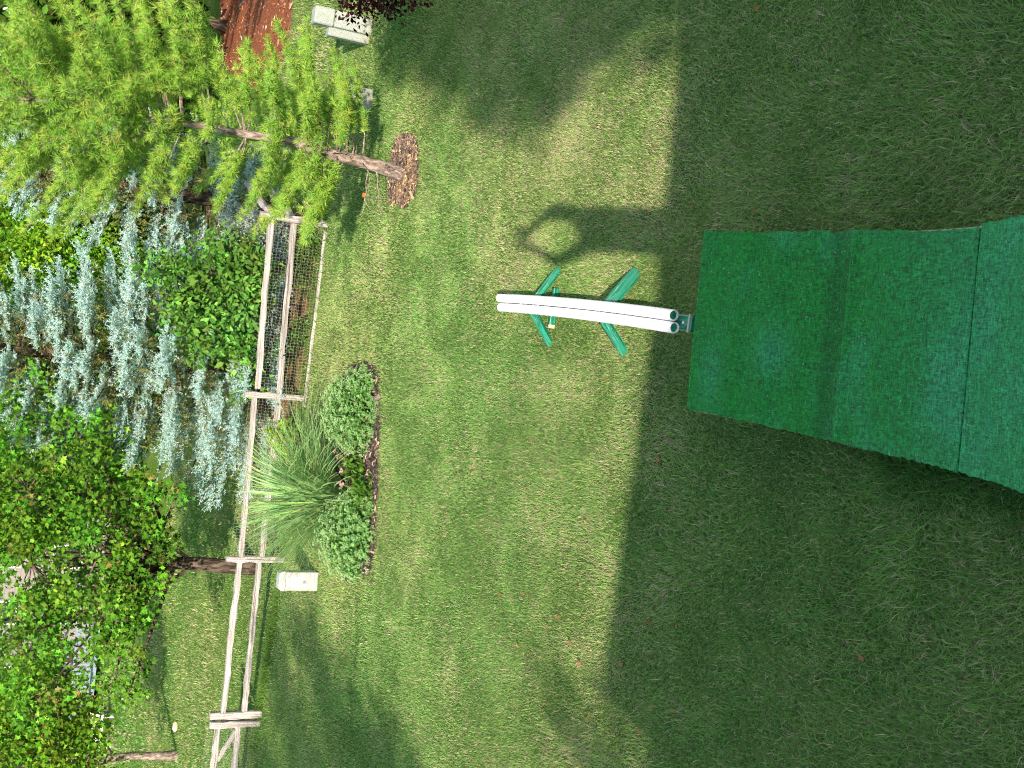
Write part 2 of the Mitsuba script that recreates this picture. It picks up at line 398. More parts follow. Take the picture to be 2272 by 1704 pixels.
def grass(name, bands, seed, label):
    rng = np.random.default_rng(seed); mb = MB()
    for y0, y1, dens, wid, lng, parts, lim in bands:
        area = (y1 - y0) * ((1.9 + 0.3 * y1) + (1.0 + 0.38 * y1)) if lim is None else (y1 - y0) * (lim[1] - lim[0])
        n = int(area * dens); y = rng.uniform(y0, y1, n)
        x = rng.uniform(-(1.0 + 0.38 * y1), 1.9 + 0.3 * y1, n) if lim is None else rng.uniform(lim[0], lim[1], n)
        keep = np.ones(n, bool) if lim is not None else (x > -(0.45 + 0.38 * y)) & (x < 1.25 + 0.3 * y)
        for b in BEDS: keep &= ~_contains(b.buffer(-0.05), _pts(x, y))
        if y1 <= 18.5 and y1 > 17: keep &= y < np.interp(x, [D[0], C[0], B[0], A[0], 9], [D[1], C[1], B[1], A[1], 18.3]) - 0.02
        x, y = x[keep], y[keep]; n = len(x)
        q = np.c_[x, y, np.zeros(n)]
        big = meshkit.fbm(q * [0.45, 0.4, 1], 3, 11); mid = meshkit.fbm(q * [2.2, 1.8, 1], 3, 12); sm = meshkit.noise(q * 9, 13)
        az = np.where(rng.random(n) < 0.7, rng.uniform(0, 2 * math.pi, n), meshkit.noise(q * 1.1, 14) * 12 + rng.normal(0, 0.5, n))
        lean = rng.uniform(0.45, 1.4, n)
        L = lng * np.exp(rng.normal(0, 0.3, n)) * (0.75 + 0.6 * mid)
        hd = np.stack([np.cos(az), np.sin(az), np.zeros(n)], 1); sd = np.stack([-np.sin(az), np.cos(az), np.zeros(n)], 1)
        d1 = unit(hd * np.sin(lean * 0.55)[:, None] + np.array([0, 0, 1]) * np.cos(lean * 0.55)[:, None])
        d2 = unit(hd * np.sin(lean * 1.25)[:, None] + np.array([0, 0, 1]) * np.maximum(np.cos(lean * 1.25), -0.15)[:, None])
        dry = np.clip((big - 0.34) * 1.0 + (mid - 0.5) * 0.9 + (sm - 0.5) * 0.35, 0.0, 0.75) * 0.68 * np.interp(y, [3, 6, 9, 14, 18], [0.45, 0.75, 1.1, 0.85, 0.6]) + 0.1
        straw = rng.random(n) < dry
        g = np.array([0.145, 0.335, 0.082]) + (np.array([0.31, 0.455, 0.14]) - np.array([0.145, 0.335, 0.082])) * np.clip(rng.random((n, 1)) * 0.7 + (big[:, None] - 0.5) * 1.3 + 0.1, 0, 1)
        c = np.where(straw[:, None], np.array([0.68, 0.62, 0.4]) * rng.uniform(0.5, 1.1, (n, 1)), g * np.interp(y, [5, 9, 14, 18, 20], [1.08, 1.1, 1.22, 1.22, 0.95])[:, None] * np.exp(rng.normal(0, 0.2, (n, 1))) * (0.82 + 0.36 * mid[:, None]))
        P = np.c_[x, y, np.full(n, 0.0)]; W = (wid * rng.uniform(0.7, 1.3, n))[:, None]
        if parts == 3:
            M = P + d1 * (L * 0.5)[:, None]; tip = M + d2 * (L * 0.55)[:, None]
            v = np.stack([P - sd * W / 2, P + sd * W / 2, M - sd * W * 0.4, M + sd * W * 0.4, tip], 1).reshape(-1, 3)
            f = (np.array([(0, 1, 3), (0, 3, 2), (2, 3, 4)])[None] + (np.arange(n) * 5)[:, None, None]).reshape(-1, 3); k = 5
        elif parts == 2:
            M = P + d1 * (L * 0.5)[:, None]; tip = M + d2 * (L * 0.55)[:, None]
            v = np.stack([P, M - sd * W * 0.5, M + sd * W * 0.5, tip], 1).reshape(-1, 3); f = (np.array([(0, 2, 1), (1, 2, 3)])[None] + (np.arange(n) * 4)[:, None, None]).reshape(-1, 3); k = 4
        else:
            dd = unit(d1 + d2); v = np.stack([P - sd * W / 2, P + sd * W / 2, P + dd * L[:, None]], 1).reshape(-1, 3); f = np.arange(3 * n).reshape(n, 3); k = 3
        mb.add(v, f, np.repeat(c, k, 0))
    mb.put(name, 'm_grass')
    tag(name, label, 'grass', kind='stuff')


grass('grass', [(2.9, 5.0, 8000, 0.005, 0.052, 3, None), (5.0, 7.3, 8500, 0.005, 0.042, 2, None), (7.3, 10, 9500, 0.0065, 0.031, 1, None), (10, 13.5, 6000, 0.009, 0.031, 1, None),
                (13.5, 18.5, 3200, 0.012, 0.035, 1, None), (18.5, 24, 800, 0.019, 0.05, 1, (-10.0, -1.5)), (24, 34, 420, 0.028, 0.07, 1, (-15, -3)), (18.3, 24, 900, 0.018, 0.06, 1, (2.8, 8.5)), (34, 58, 70, 0.07, 0.1, 1, (-24, -6))],
      21, 'short green and straw coloured blades of the mown lawn')
rg = np.random.default_rng(5)
# longer uncut grass along the ramp's left side and along the fence
mb = MB(); n = 2600
y = rg.uniform(2.6, 4.6, n); x = -0.22 - np.abs(rg.normal(0, 0.1, n)) - (y < 3.4) * rg.uniform(0, 0.2, n)
az = rg.uniform(0, 6.28, n); P = np.c_[x, y, 0 * x]; d = np.c_[np.cos(az) * 0.9, np.sin(az) * 0.9, rg.uniform(0.3, 1.2, n)]
v, f, c = spikes(P, d, rg.uniform(0.08, 0.22, n), 0.007, vary([0.1, 0.26, 0.06], n, rg), rg); mb.add(v, f, c)
n = 5000; t = rg.uniform(-0.3, 3.25, n); k = np.clip(t, 0, 2.999); pp = np.array([A, B, C, D])
P = pp[k.astype(int)] * (1 - (t - k.astype(int)))[:, None] + pp[np.minimum(k.astype(int) + 1, 3)] * (t - k.astype(int))[:, None]
P = P + np.c_[rg.normal(0, 0.03, n), rg.normal(0.06, 0.09, n), 0 * t]; az = rg.uniform(0, 6.28, n)
v, f, c = spikes(P, np.c_[np.cos(az), np.sin(az), rg.uniform(0.6, 2, n)], rg.uniform(0.08, 0.24, n), 0.012, vary([0.15, 0.3, 0.06], n, rg, 0.35, 0.2), rg); mb.add(v, f, c)
n = 2600; t = rg.uniform(0, 1.15, n); P = A + np.outer(t, B - A) + np.c_[0 * t, rg.uniform(0.05, 1.5, n) ** 1.4, 0 * t]; az = rg.uniform(0, 6.28, n)
cc = np.where(rg.random((n, 1)) < 0.45, vary([0.4, 0.32, 0.18], n, rg, 0.3, 0.1), vary([0.12, 0.24, 0.06], n, rg, 0.3, 0.1))
v, f, c = spikes(P, np.c_[np.cos(az), np.sin(az), rg.uniform(0.0, 1.6, n)], rg.uniform(0.05, 0.22, n), 0.014, cc, rg); mb.add(v, f, c)
mb.put('long_grass', 'm_grass'); tag('long_grass', 'longer uncut grass along the ramp edge and under the fence', 'grass', kind='stuff')

# mulch chips
mb = MB(); CH = (np.array([(-0.5, -0.2, 0), (0.5, -0.15, 0), (0.45, 0.2, 0.0), (-0.5, 0.15, 0), (0, 0, 0.16)]), np.array([(0, 1, 4), (1, 2, 4), (2, 3, 4), (3, 0, 4)]))
for bed, n, cols, sz in ((BEDS[0], 2600, ([0.2, 0.155, 0.12], [0.09, 0.078, 0.07], [0.38, 0.3, 0.2]), 0.05), (BEDS[1], 3000, ([0.1, 0.085, 0.075], [0.06, 0.055, 0.05], [0.38, 0.3, 0.22]), 0.05), (BEDS[2], 1800, ([0.3, 0.1, 0.04], [0.4, 0.3, 0.22], [0.2, 0.12, 0.09]), 0.08)):
    x0, y0, x1, y1 = bed.bounds; x, y = rg.uniform(x0, x1, n * 2), rg.uniform(y0, y1, n * 2); ok = _contains(bed, _pts(x, y)); x, y = x[ok], y[ok]; m = len(x)
    col = np.array(cols)[rg.choice(3, m, p=[0.42, 0.38, 0.2])] * np.exp(rg.normal(0, 0.3, (m, 1)))
    nn = np.c_[rg.normal(0, 0.45, (m, 2)), np.ones(m)]
    if bed is BEDS[0]: col = np.where((((x - bed.centroid.x) + (bed.centroid.y - y) * -0.8) < -0.05)[:, None] & (rg.random((m, 1)) < 0.5), col * [1.5, 1.35, 1.1], col)
    mb.add(*scatter(*CH, np.c_[x, y, np.full(m, 0.038) + rg.normal(0, 0.006, m)], nn, sz * np.exp(rg.normal(0, 0.35, m)), np.clip(col, 0, 0.7), rg))
mb.put('mulch_chips', 'm_vc'); tag('mulch_chips', 'loose bark chips lying on the mulch beds', 'mulch', kind='stuff')

# ---------------------------------------------------------------- the ramp
rr = np.random.default_rng(8)
prof = np.array([(6.048, 0.406), (5.6, 0.33), (5.2, 0.262), (4.83, 0.22), (4.3, 0.225), (3.83, 0.282), (3.33, 0.5), (2.7, 0.88), (1.5, 1.66), (0.02, 2.46)])
xr_ = lambda y: 1.153 - 0.0615 * (6.06 - y)


def surf(y0, y1, m=64, nx=26, lift=0.0, amp=0.006, ragged=0.009, seed=0):
    r = np.random.default_rng(seed); ys = np.linspace(y1, y0, m)
    from scipy.interpolate import PchipInterpolator
    zf = PchipInterpolator(prof[::-1, 0], prof[::-1, 1]); zz = zf(ys)
    us = np.linspace(0, 1, nx); U, Yy = np.meshgrid(us, ys, indexing='ij')
    W = 1.22; X = xr_(Yy) - W * (1 - U) - 0.006 * (1 - U) * (6.05 - Yy)
    jit = np.cumsum(r.normal(0, ragged * 0.3, (2, m)), 1); jit -= jit.mean(1, keepdims=True); jit = np.clip(jit, -ragged * 1.6, ragged * 1.6) + r.normal(0, ragged * 0.3, (2, m))
    X[0] += jit[0]; X[-1] += jit[1]
    Y2 = Yy + (U - 0.5) * 0.035 * 0
    q = np.stack([X, Yy, 0 * X], -1)
    Z = np.broadcast_to(zz, X.shape) + lift + amp * 2 * (meshkit.fbm(q * [2.5, 2.0, 1], 3, seed + 3) - 0.5)
    Z = Z + 0.012 * np.exp(-((Yy - 4.78) / 0.03) ** 2) - 0.009 * np.exp(-((Yy - 4.88) / 0.05) ** 2) + 0.007 * np.sin(Yy * 21 + 2 * U) * np.exp(-((Yy - 5.45) / 0.35) ** 2)
    i, j = np.meshgrid(np.arange(nx - 1), np.arange(m - 1), indexing='ij')
    F = np.stack([i * m + j, i * m + j + 1, (i + 1) * m + j + 1, (i + 1) * m + j], -1).reshape(-1, 4)
    V = np.stack([X, Y2, Z], -1)
    per = np.r_[np.arange(m), np.arange(1, nx) * m + m - 1, (nx - 1) * m + np.arange(m - 2, -1, -1), np.arange(nx - 2, 0, -1) * m]
    V = V.reshape(-1, 3); UV = np.stack([U * W, Yy], -1).reshape(-1, 2)
    low = V[per] - [0, 0, 0.012]; k = len(per); o = len(V)
    F2 = np.array([(per[a], o + a, o + (a + 1) % k, per[(a + 1) % k]) for a in range(k)])
    return np.vstack([V, low]), np.vstack([F, F2]), np.vstack([UV, UV[per]])


ramp = thing('carpeted_ramp', 'long green artificial turf ramp running down from the house to the white pipes', 'ramp')
for y0, y1, s in ((3.842, 6.05, 1), (0.02, 3.832, 2)):
    v, f, uv = surf(y0, y1, 130, 30, 0.0, seed=s)
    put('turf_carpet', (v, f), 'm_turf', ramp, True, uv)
from scipy.interpolate import PchipInterpolator
zf = PchipInterpolator(prof[::-1, 0], prof[::-1, 1])
for y0, y1 in ((4.835, 6.045), (3.85, 4.83), (2.4, 3.84), (1.2, 2.39), (0.03, 1.19)):
    ys = np.linspace(y0, y1, 12); z = zf(ys) - 0.021; mb = MB()
    a = np.stack([np.stack([xr_(ys) - 0.006, ys, z], 1), np.stack([xr_(ys) - 1.212 - 0.006 * (6.05 - ys), ys, z], 1)], 1)
    V = np.concatenate([a, a - [0, 0, 0.018]], 1).reshape(-1, 3)      # per station: right, left, right low, left low
    F = []
    for i in range(11):
        o = 4 * i
        for q in ((0, 1), (1, 3), (3, 2), (2, 0)): F.append((o + q[0], o + q[1], o + 4 + q[1], o + 4 + q[0]))
    F += [(0, 2, 3, 1), (44, 45, 47, 46)]
    put('plywood_sheet', (V, np.array(F)), 'm_raw_wood', ramp)
for off in (0.05, 0.6, 1.13):
    for y0, y1 in ((3.9, 5.98), (2.0, 3.8), (0.05, 1.98)):
        ys = np.linspace(y0, y1, 6)
        for i in range(1):
            top = np.stack([xr_(ys) - off - 0.012 * off * (6.05 - ys), ys, zf(ys) - 0.056], 1)
            bot = top.copy(); bot[:, 2] = np.maximum(top[:, 2] - 0.14, 0.004)
            V = np.concatenate([np.stack([top + [0.019, 0, 0], top - [0.019, 0, 0]], 1), np.stack([bot + [0.019, 0, 0], bot - [0.019, 0, 0]], 1)], 1).reshape(-1, 3)
            F = [(4 * i + q[0], 4 * i + q[1], 4 * i + 4 + q[1], 4 * i + 4 + q[0]) for i in range(5) for q in ((0, 1), (1, 3), (3, 2), (2, 0))] + [(0, 2, 3, 1), (20, 21, 23, 22)]
            put('joist', (V, np.array(F)), 'm_green', ramp)
for y in (5.9, 5.1, 2.6, 1.4):
    for off in (0.09, 1.09):
        x = float(xr_(y)) - off; put_beam('support_post', ramp, 'm_green', (x - 0.06, y, 0), (x - 0.06, y, float(zf(y)) - 0.06), 0.089, 0.038, rr, up=(0, 1, 0), rough=0.001, seg=2)

# ---------------------------------------------------------------- the pipe rail on its stands
rail = thing('pipe_rail', 'low rail of two white pipes on green timber stands beyond the ramp', 'rail')
N0, N1 = at(1493, 713, 0.345), at(1110, 671.5, 0.30)
ax = unit(N1 - N0); side = unit(np.cross(ax, [0, 0, 1.0])); upv = np.cross(side, ax)
OD = 0.0835
tt = np.linspace(0, 1, 16)
for s in (1, -1):
    cl = N0 + np.outer(tt, N1 - N0) + (4 * tt * (1 - tt))[:, None] * (side * 0.018 + upv * 0.006) + side * s * (OD / 2 + 0.0025) + upv * (0.012 if s > 0 else 0) * (tt[:, None])
    if s < 0: cl = cl - ax * 0.03
    vo, fo = tube(cl, OD / 2, 28); vi, fi = tube(cl, OD / 2 - 0.009, 28)
    k = 16 * 28; fo = fo[(fo < k).all(1)]; fi = fi[(fi < k).all(1)][:, ::-1]
    g = np.arange(28); h = (g + 1) % 28; o = len(vo); e = k - 28
    caps = np.vstack([np.stack([g, o + g, o + h, h], 1), np.stack([e + g, e + h, o + e + h, o + e + g], 1)]); caps = np.vstack([caps[:, [0, 1, 2]], caps[:, [0, 2, 3]]])
    p = put('pipe', (np.vstack([vo, vi]), np.vstack([fo, fi + o, caps])), 'm_pvc', rail, 40)
    v, f = tube(cl[:3] + ax * 0.016, OD / 2 - 0.0095, 24)
    put('pipe_lining', (v, f), 'm_green', p, 40, None) if False else scene.__setitem__(num(p + '__inner_plug'), mikit.ply((v, f), 'm_green', smooth=False, uv=v[:, :2] * 3))
    v, f = tube(cl[-3:] - ax * 0.03, OD / 2 - 0.0095, 24)
    scene[num(p + '__inner_plug')] = mikit.ply((v, f), 'm_green', smooth=False, uv=v[:, :2] * 3)
mb = MB()                                              # faint printed dashes along the pipes
for s in (1, -1):
    for q in (0.13, 0.2, 0.22, 0.235, 0.36, 0.38, 0.41, 0.43, 0.46, 0.6, 0.615, 0.64, 0.67, 0.69, 0.83, 0.85, 0.88):
        if s < 0 and q > 0.5: continue
        c0 = N0 + (N1 - N0) * q + 4 * q * (1 - q) * (side * 0.018 + upv * 0.006) + side * s * (OD / 2 + 0.0025) + upv * (0.012 * q if s > 0 else 0)
        nd = unit(upv * 0.9 + side * 0.45 - ax * 0.0); pz = c0 + nd * (OD / 2 + 0.0004); td = np.cross(nd, ax)
        mb.add([pz - ax * 0.012 - td * 0.0015, pz + ax * 0.012 - td * 0.0015, pz + ax * 0.012 + td * 0.0015, pz - ax * 0.012 + td * 0.0015], [(0, 1, 2, 3)], c=(0.45, 0.45, 0.48))
labels[mb.put('printed_marks', 'm_vc', rail)] = {'label': 'faint grey printed dashes along the pipes', 'kind': 'stuff'}
zc = -(OD / 2)
b0 = N0 - ax * 0.19 + upv * (zc - 0.052); b1 = N1 - ax * 0.05 + upv * (zc - 0.05)
put_beam('spine_beam', rail, 'm_green', b0 + ax * 0.05, b1, 0.125, 0.085, rr, up=(0, 0, 1), rough=0.0015, seg=6)
put_beam('end_block', rail, 'm_green', b0 + ax * 0.035 - upv * 0.12, b0 + ax * 0.035 + upv * 0.045, 0.125, 0.028, rr, up=ax, rough=0.001, seg=2)
put_beam('end_strip', rail, 'm_raw_wood', b0 + ax * 0.057 - side * 0.066 + upv * 0.044, b0 + ax * 0.057 + side * 0.066 + upv * 0.044, 0.014, 0.014, rr, rough=0.0005, seg=2)
put_beam('end_post', rail, 'm_green', b0 * [1, 1, 0] - ax * [1, 1, 0] * 0.03, b0 - ax * 0.03 - upv * 0.02, 0.12, 0.085, rr, up=side, rough=0.001, seg=2)
v, f = tube([b0 + ax * 0.13 + upv * 0.042, b0 + ax * 0.13 + upv * 0.05], 0.011, 12)
put('screw', (v, f), 'm_screw', rail)
for (fx, fy), sgn, tf_, wd in (((1240, 598), 1, 0.80, 0.07), ((1221, 764), -1, 0.80, 0.07), ((1413, 602), 1, 0.36, 0.11), ((1387, 784), -1, 0.36, 0.08)):
    foot = at(fx, fy); top = N0 + (N1 - N0) * tf_ + upv * (zc - 0.03) + side * sgn * 0.05
    d = unit(foot - top); put_beam('leg', rail, 'm_green', top - d * 0.03, foot + d * 0.015, wd, 0.036, rr, up=unit(np.cross(d, ax) * sgn - 0.6 * ax), rough=0.0015, seg=5)
pm = at(1229, 680, 0.06)
put_beam('cross_bar', rail, 'm_green', pm - side * 0.17 + [0, 0, 0.0], pm + side * 0.17, 0.04, 0.06, rr, rough=0.001, seg=3)
put_beam('bar_end', rail, 'm_raw_wood', pm - side * 0.205, pm - side * 0.172, 0.042, 0.062, rr, rough=0.0005, seg=1)

# ---------------------------------------------------------------- fence
rf = np.random.default_rng(31)
fence = thing('split_rail_fence', 'weathered grey split rail fence with wire mesh across the back lawn', 'fence')
for g, h, w, d in ((A, 1.14, 0.115, 0.13), (B, 1.05, 0.1, 0.12), (C, 1.03, 0.1, 0.12), (D, 0.92, 0.13, 0.14)):
    put_beam('fence_post', fence, 'm_wood', g - [0, 0, 0.02], g + [0.0, 0.0, h], w, d, rf, up=(0, 1, 0), rough=0.006, seg=8, taper=(1.03, 0.97))
RAILS = [((602, 487), (572, 862), A, B), ((651, 496), (619, 875), A, B), ((566, 880), (534, 1236), B, C), ((619, 884), (580, 1240), B, C), ((531.5, 1243), (494, 1583), C, D), ((575.5, 1243), (541.5, 1583), C, D)]
for a, b, g0, g1 in RAILS:
    put_beam('rail', fence, 'm_wood', onplane(*a, g0, g1), onplane(*b, g0, g1), 0.075, 0.092, rf, rough=0.007, seg=14)
BK = A + [1.6, 2.4, 0]
for a, b in (((599, 472), (548, 405)), ((648, 480), (585, 405))):
    put_beam('rail', fence, 'm_wood', onplane(*a, A, BK), onplane(*b, A, BK), 0.075, 0.1, rf, rough=0.007, seg=8)
put_beam('fence_post', fence, 'm_wood', BK, BK + [0, 0, 1.1], 0.11, 0.12, rf, up=(0, 1, 0), rough=0.006, seg=8)
kb = [A + [-0.12, -0.07, 0.035], A + (B - A) * 0.5 + [0, -0.07, 0.03], B + [-0.15, -0.06, 0.03]]
for a, b in zip(kb[:-1], kb[1:]):
    put_beam('bottom_board', fence, 'm_wood', a, b + (a - b) * 0.004, 0.022, 0.05, rf, rough=0.003, seg=8)


def mesh_panel(parent, g0, g1, h, off, s=0.052, r=0.0009):
    u = unit((g1 - g0) * [1, 1, 0]); L = np.linalg.norm((g1 - g0)[:2]); nrm = np.cross(u, [0, 0, 1.0]); nrm *= -np.sign(nrm[1]) * -1
    if nrm[1] > 0: nrm = -nrm
    o = g0 * [1, 1, 0] + nrm * off; mb = MB()
    for x in np.arange(0, L, s): mb.add(*tube([o + u * x + [0, 0, 0.02], o + u * x + [0, 0, h]], r, 3))
    for z in np.r_[np.arange(0.03, h, 0.06), h]:
        xs = np.linspace(0, L, 9); q = o + xs[:, None] * u; q[:, 2] = z + rf.normal(0, 0.004, 9); mb.add(*tube(q, r, 3))
    mb.put('wire_mesh', 'm_wire', parent)
    labels[[k for k in scene if k.startswith(parent + '__wire_mesh')][-1]] = {'label': 'fine grey wire mesh stapled to the rails', 'kind': 'stuff'}


mesh_panel(fence, A, B, 0.9, 0.062); mesh_panel(fence, B, C, 0.98, 0.058)
gate = thing('fence_gate', 'weathered timber gate with a diagonal brace at the left end of the fence', 'gate')
G0 = at(578, 1599) + [-0.03, 0.01, 0]; G1 = G0 + unit(D - C) * [1, 1, 0] * 1.5
put_beam('gate_post', gate, 'm_wood', G0 - [0, 0, 0.02] + [-0.02, 0, 0], G0 + [0, 0, 0.9], 0.13, 0.12, rf, up=(0, 1, 0), rough=0.006, seg=8, taper=(0.75, 1.0))
put_beam('gate_post', gate, 'm_wood', G1, G1 + [0, 0, 0.9], 0.11, 0.12, rf, up=(0, 1, 0), rough=0.006, seg=8)
for a, b in (((484.5, 1600), (468, 1750)), ((528.5, 1600), (514.5, 1760))):
    put_beam('gate_rail', gate, 'm_wood', onplane(*a, G0, G1), onplane(*b, G0, G1), 0.07, 0.1, rf, rough=0.006, seg=10)
dv = unit(G1 - G0); nv = np.array([dv[1], -dv[0], 0])
put_beam('diagonal_brace', gate, 'm_wood', onplane(523, 1621, G0, G1) + nv * 0.0, onplane(482, 1688, G0, G1), 0.045, 0.075, rf, rough=0.004, seg=8)
mesh_panel(gate, G0, G1, 0.95, 0.058)

# ---------------------------------------------------------------- utility boxes
def place(m, o, yaw):
    return rotz(m, yaw, o)


b1 = thing('utility_box', 'tall pale green utility box with a low side cabinet, behind purple leaves', 'utility box')
o = at(822, 62); yaw = -8
put('lower_cabinet', place(chamfer(0.25, 0.24, 0.6, 0.008), o, yaw), 'm_box', b1)
m = chamfer(0.262, 0.252, 0.31, 0.02); m.apply_translation((0, 0, 0.606)); put('hood', place(m, o, yaw), 'm_box', b1)
m = chamfer(0.13, 0.2, 0.66, 0.015); m.apply_translation((-0.193, 0.05, 0)); sc = put('side_cabinet', place(m, o, yaw), 'm_box', b1)
m = box(-0.03, 0.045, -0.1295, -0.1265, 0.642, 0.668); put('yellow_label', place(m, o, yaw), 'm_yellow', b1)
m = box(-0.04, 0.02, -0.1235, -0.1205, 0.49, 0.545); put('blue_sticker', place(m, o, yaw), 'm_pale_blue', b1)
m = box(-0.05, 0.055, -0.1233, -0.1205, 0.585, 0.592); put('hasp', place(m, o, yaw), 'm_box_dark', b1)
b2 = thing('utility_box', 'low grey green utility pedestal half hidden by the pine needles', 'utility box')
o = at(822, 226)
put('base_cabinet', place(chamfer(0.3, 0.28, 0.34, 0.01), o, 6), 'm_box', b2)
m = hull([(a * 0.16, b * 0.15, 0.344) for a in (-1, 1) for b in (-1, 1)] + [(a * 0.16, b * 0.15, 0.44) for a in (-1, 1) for b in (-1, 1)] + [(a * 0.09, b * 0.09, 0.54) for a in (-1, 1) for b in (-1, 1)])
put('sloped_lid', place(m, o, 6), 'm_box', b2)
b3 = thing('utility_box', 'short whitish utility box with paper stickers left of the tall grass', 'utility box')
o = at(702, 1288); yaw = 3
put('cabinet', place(chamfer(0.29, 0.24, 0.52, 0.012), o, yaw), 'm_box_white', b3)
m = hull([(a * 0.15, b * 0.125, 0.524) for a in (-1, 1) for b in (-1, 1)] + [(a * 0.15, b * 0.125, 0.57) for a in (-1, 1) for b in (-1, 1)] + [(a * 0.12, b * 0.09, 0.615) for a in (-1, 1) for b in (-1, 1)])
put('lid', place(m, o, yaw), 'm_box_white', b3)
put('notice_sticker', place(box(-0.085, 0.075, -0.1225, -0.1205, 0.27, 0.445), o, yaw), 'm_white', b3)
put('small_sticker', place(box(-0.03, 0.035, -0.1225, -0.1205, 0.455, 0.51), o, yaw), 'm_white', b3)
mb = MB()
for i in range(7):
    x0 = -0.07 + 0.012 * (i % 3); mb.tm(place(box(x0, x0 + 0.05 - 0.006 * (i % 4), -0.1236, -0.1226, 0.29 + i * 0.02, 0.297 + i * 0.02), o, yaw))
mb.put('sticker_print', 'm_ink', b3)
mb = MB()
for x0, x1, z0, z1 in ((-0.035, 0.012, 0.235, 0.245), (-0.035, 0.02, 0.215, 0.226), (-0.02, 0.02, 0.196, 0.206), (-0.035, 0.0, 0.178, 0.186)):
    mb.tm(place(box(x0, x1, -0.1225, -0.1205, z0, z1), o, yaw))
mb.put('dark_marking', 'm_ink', b3)

# marker flag near the pine
o = at(874, 392) + np.array([-0.28, 0.15, 0]) * 0 + [-0.25, 0.45, 0]
fl = thing('marker_flag', 'small orange marker flag on a wire stake by the pine trunk', 'marker flag')
put('stake', tube([o, o + [0, 0, 0.3]], 0.003, 4), 'm_wire', fl)
put('flag', box(o[0] - 0.03, o[0] + 0.03, o[1] - 0.002, o[1] + 0.002, 0.26, 0.297), 'm_orange', fl)

# fallen leaves
lv = np.array([(1045, 1043), (1128, 712), (1096, 1082), (1164, 1081), (1161, 1315), (1107, 1316), (1175, 1321), (1239, 1367), (1217, 1394), (1237, 1366), (1260, 1422), (1311, 1586), (1334, 1586), (1373, 1472), (1455, 1018), (1353, 1052), (1301, 1163), (1486, 1134), (1422, 1625), (1438, 1376), (1498, 1577), (885, 427), (1673, 458), (1684, 20), (1533, 452), (1210, 1560), (1150, 1437), (1225, 1700), (1290, 1475), (1500, 1384), (1916, 1467), (1052, 1684)], float)
for i, (px, py) in enumerate(lv):
    g = at(px, py, 0.045); n = np.array([[rg.normal(0, 0.3), rg.normal(-0.3, 0.3), 1]])
    tv = OVATE[0] * [1, 1.5, 1]; tv[:, 2] += tv[:, 0] ** 2 * 0.3
    v, f, c = scatter(tv, OVATE[1], g[None], n, rg.uniform(0.03, 0.05), vary([0.42, 0.19, 0.09], 1, rg), rg)
    k = put('fallen_leaf', (v, f), 'm_leaf', None, False, None, c)
    own = {(1096, 1082): 'fallen leaf on the sunny lawn between the sedums and the ramp', (885, 427): 'reddish fallen leaf at the edge of the pine mulch ring', (1128, 712): 'fallen leaf beside the far end of the white pipes', (1684, 20): 'fallen leaf in the shade at the upper edge of the lawn',
           (1673, 458): 'fallen leaf in the shade just beside the ramp near its lip', (1916, 1467): 'fallen leaf farthest into the shade, left of the ramp', (1045, 1043): 'fallen leaf on the sunny lawn nearest the tall grass', (1533, 452): 'fallen leaf in the shade by the lip of the ramp', (1052, 1684): 'fallen leaf on the lawn at the lower edge, toward the gate'}.get((int(px), int(py)))
    if own: tag(k, own, 'leaf')
    elif px > np.interp(py, [92, 709, 1462], [1509, 1448, 1342]): tag(k, 'small orange brown fallen leaf in the house shade left of the ramp', 'leaf', 'fallen leaves in the house shade')
    else: tag(k, 'small orange brown fallen leaf on the sunlit left side of the lawn', 'leaf', 'fallen leaves on the sunlit lawn')


# ---------------------------------------------------------------- conifers
def curve(p0, d, L, bend, n=6):
    t = np.linspace(0, 1, n)[:, None]
    return p0 + d * L * t + np.array([0, 0, 1.0]) * bend * L * t ** 2


